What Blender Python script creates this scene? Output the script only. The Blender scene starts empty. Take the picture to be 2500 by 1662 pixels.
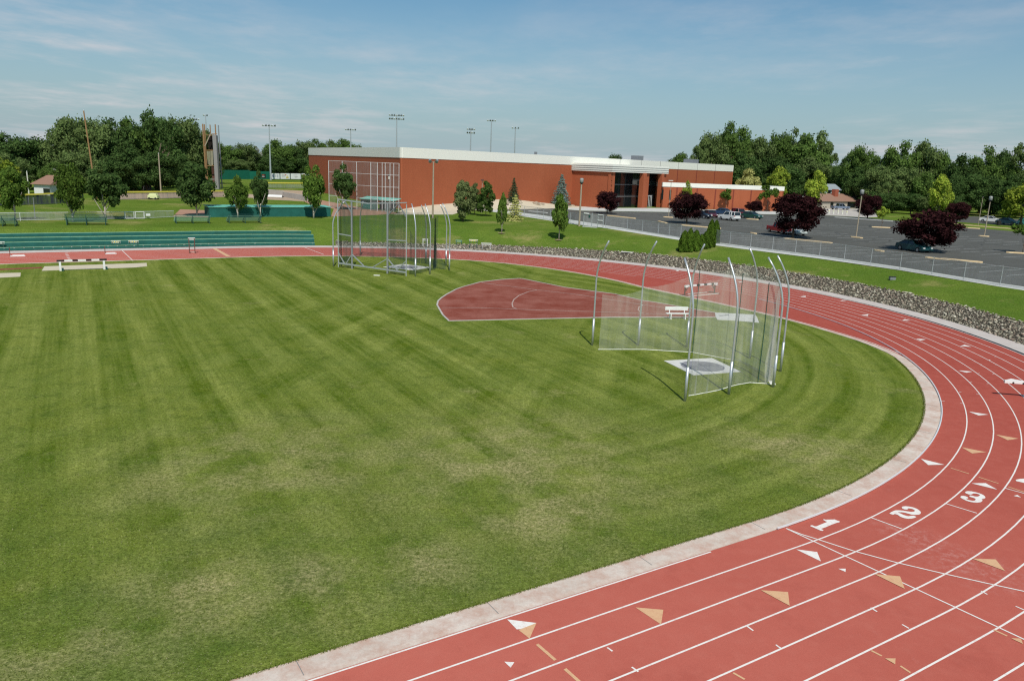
import bpy, math, random
import numpy as np
from mathutils import Vector, Matrix
random.seed(7)
R = math.radians
PI = math.pi
scene = bpy.context.scene
col = scene.collection
# ------------------------------------------------------------------ camera calibration (photo is 2500 x 1662)
F, TH, RO, CH = 1872.35, 0.2251457, 0.0386953, 11.05382
CX, CY, PHI, RR = -10.887412, 53.38034, 3.704495, 36.459097
LW = 1.07
ux, uy = math.cos(PHI), math.sin(PHI)
nx, ny = -uy, ux

def at(x, y, z=0.0):
    """world point at height z seen at photo pixel (x, y)"""
    u = x - 1250; v = y - 831
    c, s = math.cos(RO), math.sin(RO)
    u2 = u * c + v * s; v2 = -u * s + v * c
    ct, st = math.cos(TH), math.sin(TH)
    dx = u2; dy = F * ct - v2 * st; dz = -F * st - v2 * ct
    t = (z - CH) / dz
    return Vector((dx * t, dy * t, z))

def proj(X, Y, Z):
    ct, st = math.cos(TH), math.sin(TH)
    Z = Z - CH
    d = Y * ct - Z * st; vv = -Y * st - Z * ct
    u2 = F * X / d; v2 = F * vv / d
    c, s = math.cos(RO), math.sin(RO)
    return 1250 + u2 * c - v2 * s, 831 + u2 * s + v2 * c

def hgt(p, ytop):
    lo, hi = p.z, p.z + 60
    for _ in range(40):
        m = (lo + hi) / 2
        if proj(p.x, p.y, m)[1] > ytop: lo = m
        else: hi = m
    return m - p.z

def mpp(p):  # metres per photo pixel at a point
    return p.y / F

def sp(s, d, z=0.0):
    """stadium coordinates: s along the inner lane edge, d outwards from it"""
    r = RR + d
    if s < 0:
        return Vector((CX - s * ux - r * nx, CY - s * uy - r * ny, z))
    if s <= PI * 36.5:
        a = s / 36.5
        return Vector((CX + r * (-math.sin(a) * ux - math.cos(a) * nx), CY + r * (-math.sin(a) * uy - math.cos(a) * ny), z))
    al = s - PI * 36.5
    return Vector((CX + al * ux + r * nx, CY + al * uy + r * ny, z))

def spdir(s):
    a = sp(s - .05, 0); b = sp(s + .05, 0)
    t = (b - a).normalized()
    return t

# ------------------------------------------------------------------ node helpers
def srgb(h):
    def f(c):
        c /= 255.
        return c / 12.92 if c <= .04045 else ((c + .055) / 1.055) ** 2.4
    return tuple(f(c) for c in h) + (1,)

class NT:
    def __init__(s, name):
        s.m = bpy.data.materials.new(name); s.m.use_nodes = True
        s.t = s.m.node_tree; s.n = s.t.nodes; s.l = s.t.links
        s.n.clear()
        s.out = s.n.new('ShaderNodeOutputMaterial')
    def new(s, t, **k):
        n = s.n.new(t)
        for a, b in k.items():
            if a.startswith('i_'):
                key = a[2:].replace('_', ' ')
                n.inputs[key].default_value = b
            else: setattr(n, a, b)
        return n
    def link(s, a, b): s.l.new(a, b)
    def coord(s, kind='Object'):
        return s.n.new('ShaderNodeTexCoord').outputs[kind]
    def noise(s, scale, detail=3, rough=.55, vec=None, dist=0.0):
        n = s.n.new('ShaderNodeTexNoise')
        n.inputs['Scale'].default_value = scale; n.inputs['Detail'].default_value = detail
        n.inputs['Roughness'].default_value = rough; n.inputs['Distortion'].default_value = dist
        s.link(vec if vec is not None else s.coord(), n.inputs['Vector'])
        return n.outputs['Fac']
    def math(s, op, a, b=None, c=None, clamp=False):
        n = s.n.new('ShaderNodeMath'); n.operation = op; n.use_clamp = clamp
        for i, v in enumerate((a, b, c)):
            if v is None: continue
            if isinstance(v, (int, float)): n.inputs[i].default_value = v
            else: s.link(v, n.inputs[i])
        return n.outputs[0]
    def ramp(s, fac, lo, hi, a=0.0, b=1.0):
        n = s.n.new('ShaderNodeMapRange')
        n.inputs['From Min'].default_value = lo; n.inputs['From Max'].default_value = hi
        n.inputs['To Min'].default_value = a; n.inputs['To Max'].default_value = b
        s.link(fac, n.inputs['Value'])
        return n.outputs[0]
    def mix(s, fac, a, b, mode='MIX'):
        n = s.n.new('ShaderNodeMix'); n.data_type = 'RGBA'; n.blend_type = mode
        if isinstance(fac, (int, float)): n.inputs[0].default_value = fac
        else: s.link(fac, n.inputs[0])
        for i, v in ((6, a), (7, b)):
            if isinstance(v, tuple): n.inputs[i].default_value = v if len(v) == 4 else v + (1,)
            else: s.link(v, n.inputs[i])
        return n.outputs[2]
    def mapping(s, vec, scale=(1, 1, 1), rot=(0, 0, 0), loc=(0, 0, 0)):
        n = s.n.new('ShaderNodeMapping')
        n.inputs['Scale'].default_value = scale; n.inputs['Rotation'].default_value = rot; n.inputs['Location'].default_value = loc
        s.link(vec, n.inputs['Vector'])
        return n.outputs[0]
    def bsdf(s, color, rough=.7, spec=.3, metal=0.0, bump=None, bdist=.02, bstr=.5):
        b = s.n.new('ShaderNodeBsdfPrincipled')
        if isinstance(color, tuple): b.inputs['Base Color'].default_value = color if len(color) == 4 else color + (1,)
        else: s.link(color, b.inputs['Base Color'])
        if isinstance(rough, (int, float)): b.inputs['Roughness'].default_value = rough
        else: s.link(rough, b.inputs['Roughness'])
        b.inputs['Specular IOR Level'].default_value = spec
        b.inputs['Metallic'].default_value = metal
        if bump is not None:
            bn = s.n.new('ShaderNodeBump'); bn.inputs['Distance'].default_value = bdist; bn.inputs['Strength'].default_value = bstr
            s.link(bump, bn.inputs['Height']); s.link(bn.outputs[0], b.inputs['Normal'])
        s.link(b.outputs[0], s.out.inputs[0])
        return b

def simple(name, c, rough=.6, spec=.3, metal=0.0, var=.12, scale=3.0, c2=None):
    t = NT(name)
    n = t.noise(scale, 4, .6)
    a = tuple(max(0, x * (1 - var)) for x in c[:3]); b = tuple(min(1, x * (1 + var)) for x in c[:3])
    if c2: b = c2
    t.bsdf(t.mix(n, a, b), rough, spec, metal)
    return t.m

M = {}
# ---- infield turf
dA = at(541, 705); dB = at(1010, 1142)
mow = (dB - dA).normalized()
def turf(name, infield):
    t = NT(name)
    co = t.coord()
    fine = t.noise(16, 3, .85, co)
    fine2 = t.noise(7.0, 4, .7, co)
    mid = t.noise(.55, 5, .6, co)
    big = t.noise(.11, 4, .6, co)
    base = t.mix(t.ramp(big, .35, .65), *(((.118, .156, .012), (.172, .198, .018)) if infield else ((.092, .152, .020), (.140, .192, .030))))
    base = t.mix(t.ramp(mid, .34, .66), base, t.mix(.5, base, (.070, .132, .018)), 'MIX')
    if infield:
        sep = t.new('ShaderNodeSeparateXYZ'); t.link(co, sep.inputs[0])
        px, py = -mow.y, mow.x
        w = t.math('ADD', t.math('MULTIPLY', sep.outputs[0], px), t.math('MULTIPLY', sep.outputs[1], py))
        wob = t.math('MULTIPLY', t.noise(.10, 3, .5, co), 1.3)
        wob2 = t.math('MULTIPLY', t.noise(.5, 3, .6, co), .55)
        def proj_(v): return t.math('ADD', t.math('MULTIPLY', sep.outputs[0], v[0]), t.math('MULTIPLY', sep.outputs[1], v[1]))
        d2a = at(640, 1060); d2b = at(1100, 770); m2 = (d2b - d2a).normalized()
        w2 = proj_((-m2.y, m2.x)); al1 = proj_((mow.x, mow.y)); al2 = proj_((m2.x, m2.y))
        def stripe(coord, period, sharp=.45):
            sn = t.math('SINE', t.math('MULTIPLY', t.math('ADD', t.math('ADD', coord, wob), wob2), 2 * PI / period))
            return t.ramp(sn, -sharp, sharp, -1, 1)
        def streak(ca, cb, fa, fb, seed, lo=.36, hi=.64):
            cv = t.new('ShaderNodeCombineXYZ'); t.link(t.math('MULTIPLY', ca, fa), cv.inputs[0]); t.link(t.math('MULTIPLY', cb, fb), cv.inputs[1]); cv.inputs[2].default_value = seed
            return t.ramp(t.noise(1.0, 3, .6, cv.outputs[0]), lo, hi, -1, 1)
        dx = t.math('SUBTRACT', sep.outputs[0], CX); dy = t.math('SUBTRACT', sep.outputs[1], CY)
        rr = t.math('SQRT', t.math('ADD', t.math('MULTIPLY', dx, dx), t.math('MULTIPLY', dy, dy)))
        ang_ = t.math('MULTIPLY', t.math('ARCTAN2', dy, dx), 30)
        inring = t.math('MULTIPLY', t.ramp(rr, 22, 27), t.ramp(sep.outputs[0], -2, 8))
        pn = t.noise(.055, 3, .5, t.mapping(co, loc=(5, 2, 0)))
        p1 = t.ramp(pn, .42, .60); p2 = t.math('SUBTRACT', 1.0, p1)
        p2 = t.math('MULTIPLY', p2, t.ramp(sep.outputs[0], -26, -12))
        vis1 = t.ramp(t.noise(.13, 3, .6, t.mapping(co, loc=(9, 4, 0))), .34, .58, .15, 1.0)
        vis2 = t.ramp(t.noise(.16, 3, .6, t.mapping(co, loc=(2, 14, 0))), .38, .60, .0, 1.0)
        A1 = t.math('ADD', t.math('MULTIPLY', stripe(w, 3.1), .52), t.math('MULTIPLY', streak(w, al1, 1.7, .05, 1.3), .55))
        A1 = t.math('MULTIPLY', A1, vis1)
        A2 = t.math('ADD', t.math('MULTIPLY', stripe(w2, 3.4), .50), t.math('MULTIPLY', streak(w2, al2, 1.6, .06, 7.7), .5))
        A2 = t.math('MULTIPLY', A2, t.math('MULTIPLY', vis2, p2))
        A3 = t.math('ADD', t.math('MULTIPLY', stripe(rr, 2.6), .40), t.math('MULTIPLY', streak(rr, ang_, 1.5, .05, 3.2), .6))
        thin = t.math('MULTIPLY', streak(w, al1, 4.2, .10, 4.4), .30)
        st = t.math('ADD', t.math('ADD', A1, A2), thin)
        st = t.math('ADD', t.math('MULTIPLY', st, t.math('SUBTRACT', 1.0, t.math('MULTIPLY', inring, .8))), t.math('MULTIPLY', A3, inring))
        st = t.math('MULTIPLY', st, t.ramp(sep.outputs[1], 12, 34, .45, 1.0))
        clump = t.ramp(t.noise(1.6, 4, .7, co), .32, .68, .45, 1.45)
        fac = t.math('MULTIPLY_ADD', t.math('MULTIPLY', st, clump), .42, .47, clamp=True)
        base = t.mix(fac, t.mix(.66, base, (.060, .104, .010)), t.mix(.62, base, (.285, .312, .085)))
        blot = t.ramp(t.noise(.9, 5, .75, t.mapping(co, loc=(17, 3, 0))), .50, .70)
        base = t.mix(t.math('MULTIPLY', blot, .55), base, (.050, .090, .014))
        # dry, worn patches
        dn = t.noise(.35, 5, .7, co)
        masks = None
        for (qx, qy, rad) in ((800, 1410, 2.0), (1010, 1370, 1.8), (480, 1470, 2.2), (1270, 1130, 5.0), (1370, 1250, 3.0), (80, 1610, 1.6), (640, 1130, 4.0), (1960, 1090, 3.0), (250, 1560, 1.6)):
            p = at(qx, qy)
            ax = t.math('SUBTRACT', sep.outputs[0], p.x); ay = t.math('SUBTRACT', sep.outputs[1], p.y)
            dd = t.math('SQRT', t.math('ADD', t.math('MULTIPLY', ax, ax), t.math('MULTIPLY', ay, ay)))
            mk = t.ramp(dd, rad * .25, rad * 1.7, 1, 0)
            masks = mk if masks is None else t.math('MAXIMUM', masks, mk)
        dry = t.math('MULTIPLY', masks, t.ramp(dn, .40, .62))
        dry = t.math('MAXIMUM', dry, t.math('MULTIPLY', t.ramp(t.noise(.22, 5, .75, t.mapping(co, loc=(31, 7, 0))), .60, .74), .55))
        base = t.mix(t.math('MULTIPLY', dry, t.ramp(fine2, .35, .62, .25, 1.0)), base, (.36, .31, .15))
    else:
        dry = t.ramp(t.noise(.12, 5, .7, t.mapping(co, loc=(3, 9, 0))), .54, .68)
        base = t.mix(t.math('MULTIPLY', dry, .6), base, (.33, .27, .11))
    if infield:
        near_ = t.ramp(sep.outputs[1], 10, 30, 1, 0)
        near_dark = t.math('MULTIPLY', near_, t.ramp(t.noise(.3, 5, .7, t.mapping(co, loc=(40, 2, 0))), .36, .60))  # near patches: greener turf, plus lens vignetting painted in as darker colour
        base = t.mix(t.math('MULTIPLY', near_dark, .55), base, (.062, .110, .022))
    cgr = t.ramp(fine2, .3, .7, .68, 1.32)
    base = t.mix(1.0, base, _grey(t, cgr), 'MULTIPLY')
    base = t.mix(1.0, base, _grey(t, t.ramp(fine, .3, .72, .55, 1.48)), 'MULTIPLY')
    # pale seed heads and dead blades
    sp_ = t.ramp(t.noise(24, 2, .5, co), .66, .71)
    base = t.mix(t.math('MULTIPLY', sp_, .5), base, (.50, .47, .27))
    t.bsdf(base, 1.0, .0, bump=t.math('ADD', fine, t.math('MULTIPLY', fine2, .8)), bdist=.05, bstr=.7)
    return t.m
def _grey(t, v):
    n = t.new('ShaderNodeCombineColor')
    for i in range(3): t.link(v, n.inputs[i])
    return n.outputs[0]
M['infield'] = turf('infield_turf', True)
M['grass'] = turf('outer_grass', False)

# ---- running track
t = NT('red_track'); co = t.coord()
g = t.noise(.25, 4, .6, co); g2 = t.noise(2.2, 5, .7, co); f_ = t.noise(60, 2, .6, co)
sp_t = t.new('ShaderNodeSeparateXYZ'); t.link(co, sp_t.inputs[0])
alg = t.math('ADD', t.math('MULTIPLY', t.math('SUBTRACT', sp_t.outputs[0], CX), ux), t.math('MULTIPLY', t.math('SUBTRACT', sp_t.outputs[1], CY), uy))
g = t.math('ADD', t.math('MULTIPLY', g, .45), t.ramp(alg, -28, 14, .0, .62))
b = t.mix(t.ramp(g, .2, .85), (.345, .070, .050), (.485, .126, .092))
b = t.mix(t.math('MULTIPLY', t.ramp(g2, .45, .75), .30), b, (.50, .16, .12))
scf = t.ramp(t.noise(1.3, 6, .75, t.mapping(co, scale=(1, .35, 1), rot=(0, 0, .5))), .64, .75)
b = t.mix(t.math('MULTIPLY', scf, .16), b, (.60, .34, .30))
for (qx, qy, rad) in ((2240, 1310, .7), (2290, 1350, 1.0), (2180, 1290, .6), (2420, 1400, 1.1), (480, 606, 3.0), (520, 618, 3.0)):
    p_ = at(qx, qy); ax = t.math('SUBTRACT', sp_t.outputs[0], p_.x); ay = t.math('SUBTRACT', sp_t.outputs[1], p_.y)
    dd = t.math('SQRT', t.math('ADD', t.math('MULTIPLY', ax, ax), t.math('MULTIPLY', ay, ay)))
    mk_ = t.math('MULTIPLY', t.ramp(dd, rad * .2, rad * 1.5, 1, 0), t.ramp(t.noise(4.0, 6, .8, co), .48, .64))
    b = t.mix(t.math('MULTIPLY', mk_, .32), b, (.60, .36, .32))
# darker wet-looking blotches and lane wear
b = t.mix(t.math('MULTIPLY', t.ramp(t.noise(.6, 5, .7, t.mapping(co, loc=(8, 1, 0))), .55, .75), .35), b, (.30, .062, .045))
b = t.mix(1.0, b, _grey(t, t.ramp(f_, .25, .75, .86, 1.14)), 'MULTIPLY')
t.bsdf(b, .85, .06, bump=f_, bdist=.004, bstr=.5); M['track'] = t.m
# old cinder sector
t = NT('cinder'); co = t.coord()
g = t.noise(.4, 5, .7, co); f_ = t.noise(14, 4, .8, co)
b = t.mix(t.ramp(g, .35, .65), (.205, .052, .036), (.290, .110, .085))
b = t.mix(1.0, b, _grey(t, t.ramp(f_, .3, .7, .75, 1.25)), 'MULTIPLY')
t.bsdf(b, 1.0, .0, bump=f_, bdist=.03); M['cinder'] = t.m
def concrete(name, c1, c2, stain=None, jn=None):
    t = NT(name); co = t.coord()
    b = t.mix(t.ramp(t.noise(.8, 5, .7, co), .3, .7), c1, c2)
    b = t.mix(1.0, b, _grey(t, t.ramp(t.noise(18, 4, .7, co), .25, .75, .9, 1.1)), 'MULTIPLY')
    if stain:
        b = t.mix(t.math('MULTIPLY', t.ramp(t.noise(1.3, 5, .8, co), .42, .68), .75), b, stain)
    t.bsdf(b, .95, .05, bump=t.noise(40, 3, .6, co), bdist=.004)
    return t.m
M['curb'] = concrete('kerb_concrete', (.52, .43, .36), (.66, .57, .50), (.46, .27, .20))
M['path'] = concrete('path_concrete', (.46, .42, .39), (.56, .52, .48), (.48, .38, .34))
M['walk'] = concrete('walk_concrete', (.46, .46, .43), (.56, .56, .53))
M['slab'] = concrete('slab_concrete', (.52, .51, .47), (.62, .61, .58))
M['retwall'] = concrete('wall_concrete', (.40, .36, .32), (.50, .46, .42))
M['dark_ring'] = concrete('ring_concrete', (.16, .16, .18), (.24, .24, .26), (.30, .30, .31))
def paint(name, c, wear=.25, under=(.5, .13, .10)):
    t = NT(name); co = t.coord()
    w = t.ramp(t.noise(6, 5, .8, co), .50, .74)
    b = t.mix(t.math('MULTIPLY', w, wear), c, under)
    t.bsdf(b, .6, .3); return t.m
M['white_line'] = paint('white_line_paint', (.80, .76, .70), .45)
M['tan_line'] = paint('tan_line_paint', (.66, .40, .22), .5)
M['faint_line'] = paint('faint_sector_line', (.46, .33, .28), .95, (.28, .1, .08))
M['lot_line'] = paint('lot_line_paint', (.42, .42, .40), .9, (.08, .08, .08))
t = NT('asphalt'); co = t.coord()
b = t.mix(t.ramp(t.noise(.10, 5, .6, co), .3, .7), (.080, .080, .070), (.106, .104, .092))
b = t.mix(t.math('MULTIPLY', t.ramp(t.noise(.5, 5, .7, t.mapping(co, scale=(.4, 2.2, 1), rot=(0, 0, .25))), .5, .75), .45), b, (.15, .15, .132))
crack = t.new('ShaderNodeTexVoronoi', feature='DISTANCE_TO_EDGE'); crack.inputs['Scale'].default_value = .16
t.link(t.mapping(co, scale=(1, 1, 1)), crack.inputs['Vector'])
b = t.mix(t.ramp(crack.outputs['Distance'], 0, .012, .6, 0), b, (.03, .03, .03))
b = t.mix(t.math('MULTIPLY', t.ramp(t.noise(.9, 4, .6, t.mapping(co, loc=(4, 4, 0))), .62, .72), .5), b, (.045, .043, .040))
t.bsdf(b, .9, .2, bump=t.noise(30, 3, .7, co), bdist=.01); M['asphalt'] = t.m
M['dirt'] = simple('tan_dirt', (.40, .30, .21), .95, .1, var=.25, scale=.6)
M['sand'] = simple('pale_sand', (.55, .48, .36), .95, .1, var=.15, scale=1.5)
M['mulch'] = simple('red_dirt', (.38, .22, .15), .95, .1, var=.25, scale=.6)
M['rock'] = None
t = NT('riprap_stone'); co = t.coord()
geo = t.new('ShaderNodeNewGeometry')
isl = geo.outputs['Random Per Island']
cr = t.new('ShaderNodeValToRGB'); t.link(isl, cr.inputs[0])
el = cr.color_ramp.elements
el[0].position = 0; el[0].color = (.20, .18, .13, 1); el[1].position = 1; el[1].color = (.42, .39, .30, 1)
for pos, c in ((.2, (.36, .33, .24, 1)), (.4, (.14, .13, .10, 1)), (.55, (.38, .32, .24, 1)), (.7, (.25, .18, .14, 1)), (.85, (.55, .51, .40, 1))):
    e = cr.color_ramp.elements.new(pos); e.color = c
b = t.mix(1.0, cr.outputs[0], _grey(t, t.ramp(t.noise(5, 4, .7, co), .3, .7, .8, 1.2)), 'MULTIPLY')
t.bsdf(b, .9, .2); M['rock'] = t.m
M['rockbed'] = simple('stone_bed', (.07, .06, .045), .95, .1, var=.4, scale=4)
# metals / paints
M['galv'] = simple('galvanised_steel', (.52, .54, .55), .38, .5, .55, .1, 6)
M['dullsteel'] = simple('weathered_steel', (.30, .31, .32), .5, .4, .5, .15, 6)
M['alu'] = simple('white_aluminium', (.74, .74, .73), .4, .5, .1, .05, 5)
M['white'] = simple('white_paint', (.78, .78, .75), .5, .4, 0, .05, 4)
M['offwhite'] = simple('aged_white_paint', (.66, .66, .58), .6, .3, 0, .08, 4)
M['black'] = simple('black_paint', (.025, .022, .022), .5, .4, 0, .2, 4)
M['rust'] = simple('brown_painted_steel', (.13, .06, .045), .6, .3, .1, .3, 10)
M['green'] = simple('green_boards', (.014, .105, .080), .65, .25, 0, .3, 1.2, c2=(.028, .165, .140))
M['green_lt'] = simple('faded_green_roof', (.14, .44, .35), .6, .3, 0, .12, 1.0)
M['green_edge'] = simple('worn_green_edge', (.22, .42, .30), .7, .2, 0, .25, 3)
M['darkgreen'] = simple('dark_green_frame', (.020, .075, .060), .6, .3, 0, .2, 3)
M['bl_plank'] = simple('weathered_green_plank', (.10, .20, .15), .7, .2, 0, .4, 1.5)
M['fieldgreen'] = simple('outfield_green', (.010, .14, .085), .6, .3, 0, .15, .6)
M['yellow'] = simple('yellow_cap', (.72, .60, .10), .6, .3, 0, .1, 2)
M['yellow_cart'] = simple('yellow_plastic', (.66, .68, .36), .5, .4, 0, .05, 2)
M['kerb_tan'] = simple('painted_kerb', (.86, .56, .27), .8, .2, 0, .12, 1.5, c2=(.86, .70, .44))
M['wood'] = simple('old_timber', (.30, .175, .085), .85, .1, 0, .3, 1.2)
M['greywood'] = simple('grey_plywood', (.27, .26, .25), .85, .1, 0, .15, 1.0)
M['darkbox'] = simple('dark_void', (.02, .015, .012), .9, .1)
M['pole_wood'] = simple('pole_timber', (.36, .30, .22), .85, .1, 0, .2, 2)
M['rubber'] = simple('tyre_rubber', (.02, .02, .02), .8, .2)
M['hub'] = simple('wheel_hub', (.35, .36, .37), .35, .5, .6)
M['chrome_light'] = simple('lamp_glass', (.75, .75, .72), .15, .7)
M['lamp_globe'] = simple('lamp_globe', (.26, .27, .25), .3, .5)
M['redlight'] = simple('tail_light_glass', (.35, .01, .01), .2, .6)
t = NT('window_glass'); t.bsdf((.012, .016, .018, 1), .06, .8); M['glass'] = t.m
M['roof_brown'] = simple('brown_shingle', (.27, .16, .115), .9, .1, 0, .15, 2)
M['roof_grey'] = simple('grey_shingle', (.26, .30, .31), .9, .1, 0, .12, 2)
M['siding'] = simple('beige_siding', (.42, .38, .31), .8, .2, 0, .08, 1)
M['siding_w'] = simple('white_siding', (.66, .66, .64), .8, .2, 0, .06, 1)
M['siding_g'] = simple('pale_green_siding', (.36, .45, .43), .8, .2, 0, .06, 1)
M['brick'] = simple('red_brick', (.33, .10, .06), .85, .1, 0, .2, 5)
# building
def bricky(name, c1, c2, groove=(.9, .9)):
    t = NT(name); co = t.coord()
    b = t.mix(t.ramp(t.noise(.12, 4, .6, co), .3, .7), c1, c2)
    b = t.mix(t.math('MULTIPLY', t.ramp(t.noise(.5, 5, .7, t.mapping(co, scale=(1, 1, .25))), .5, .8), .35), b, tuple(x * .8 for x in c1[:3]))
    br = t.new('ShaderNodeTexBrick'); t.link(t.mapping(co, rot=(R(90), 0, 0)), br.inputs['Vector'])
    br.inputs['Scale'].default_value = 1.0; br.inputs['Brick Width'].default_value = .8; br.inputs['Row Height'].default_value = .4; br.inputs['Mortar Size'].default_value = .02
    br.inputs['Color1'].default_value = (1, 1, 1, 1); br.inputs['Color2'].default_value = (.97, .97, .97, 1); br.inputs['Mortar'].default_value = (.92, .92, .92, 1)
    b = t.mix(1.0, b, br.outputs['Color'], 'MULTIPLY')
    t.bsdf(b, .8, .2); return t.m
M['redwall'] = bricky('red_block_wall', (.350, .094, .042), (.382, .110, .050))
M['redtrim'] = simple('red_joint', (.22, .050, .030), .8, .2, 0, .1, 1)
M['parapet'] = simple('white_parapet_metal', (.80, .79, .71), .5, .3, 0, .04, .3)
M['stripe'] = simple('fascia_groove', (.22, .22, .21), .6, .3, 0, .05, 1)
M['roofdeck'] = simple('roof_membrane', (.40, .39, .37), .9, .1, 0, .1, .5)

def netmat(name, c, alpha, scale=9.0):
    t = NT(name)
    co = t.coord()
    n = t.noise(1.0, 3, .6, t.mapping(co, scale=(2.2, 2.2, .22)), .6)
    tr = t.new('ShaderNodeBsdfTransparent'); di = t.new('ShaderNodeBsdfDiffuse'); di.inputs['Color'].default_value = c + (1,)
    mx = t.new('ShaderNodeMixShader')
    t.link(t.ramp(n, .34, .66, alpha * .68, alpha * 1.42), mx.inputs[0]); t.link(tr.outputs[0], mx.inputs[1]); t.link(di.outputs[0], mx.inputs[2])
    t.link(mx.outputs[0], t.out.inputs[0])
    return t.m
M['net_white'] = netmat('pale_throwing_net', (.55, .56, .48), .185)
M['net_fold'] = netmat('gathered_net', (.60, .58, .52), .40)
M['net_dark'] = netmat('dark_throwing_net', (.050, .080, .065), .33)
M['net_dark2'] = netmat('dark_gathered_net', (.02, .04, .03), .55)
M['chain'] = netmat('chain_link', (.45, .46, .46), .16)
M['chain_far'] = netmat('distant_chain_link', (.42, .43, .42), .28)
M['screen'] = netmat('wind_screen', (.06, .07, .075), .80)
M['screen_tan'] = netmat('tan_fence_mesh', (.42, .33, .27), .55)
M['backnet'] = netmat('backstop_net', (.33, .34, .33), .16)
M['ropes'] = netmat('rope_net', (.45, .42, .30), .45)

def leafmat(name, c1, c2, trans=.36, c3=None):
    if 'plum' not in name: c1 = tuple(x * 1.22 for x in c1); c2 = tuple(x * 1.22 for x in c2)
    t = NT(name); co = t.coord()
    oi = t.new('ShaderNodeObjectInfo')
    geo = t.new('ShaderNodeNewGeometry')
    v = t.mix(geo.outputs['Random Per Island'], c1, c2)
    if c3: v = t.mix(t.ramp(t.noise(4.0, 2, .5, co), .5, .66), v, c3)
    v = t.mix(1.0, v, _grey(t, t.ramp(oi.outputs['Random'], 0, 1, .82, 1.2)), 'MULTIPLY')
    v = t.mix(1.0, v, _grey(t, t.ramp(t.noise(7.0, 2, .5, co), .3, .7, .8, 1.2)), 'MULTIPLY')
    di = t.new('ShaderNodeBsdfDiffuse'); tl = t.new('ShaderNodeBsdfTranslucent'); mx = t.new('ShaderNodeMixShader')
    t.link(v, di.inputs[0]); t.link(v, tl.inputs[0]); mx.inputs[0].default_value = trans
    t.link(di.outputs[0], mx.inputs[1]); t.link(tl.outputs[0], mx.inputs[2]); t.link(mx.outputs[0], t.out.inputs[0])
    return t.m
M['leaf'] = leafmat('leaf_green', (.058, .105, .022), (.125, .190, .048))
M['leaf_dark'] = leafmat('leaf_dark_green', (.040, .080, .022), (.090, .142, .042))
M['leaf_mid'] = leafmat('leaf_willow_green', (.082, .125, .038), (.155, .205, .070))
M['leaf_pale'] = leafmat('leaf_silver', (.30, .32, .25), (.42, .42, .36))
M['leaf_maple'] = leafmat('leaf_maple', (.055, .105, .018), (.125, .190, .035))
M['leaf_plum'] = leafmat('leaf_plum', (.020, .008, .009), (.052, .018, .019), .12)
M['leaf_yellow'] = leafmat('leaf_yellow_green', (.15, .23, .030), (.32, .36, .05), .3)
M['leaf_spruce'] = leafmat('needle_blue', (.10, .155, .13), (.20, .27, .235), .1)
M['leaf_fir'] = leafmat('needle_dark', (.025, .05, .025), (.055, .085, .04), .1)
M['leaf_pine'] = leafmat('needle_pine', (.085, .115, .040), (.155, .180, .070), .15)
M['leaf_gold'] = leafmat('needle_gold', (.28, .29, .09), (.42, .40, .15), .2)
M['leaf_arbor'] = leafmat('arborvitae', (.030, .065, .008), (.075, .125, .016), .1)
M['bark'] = simple('bark', (.16, .12, .09), .9, .1, 0, .3, 8)
M['bark_pale'] = simple('pale_bark', (.46, .41, .35), .9, .1, 0, .2, 8)

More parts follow.
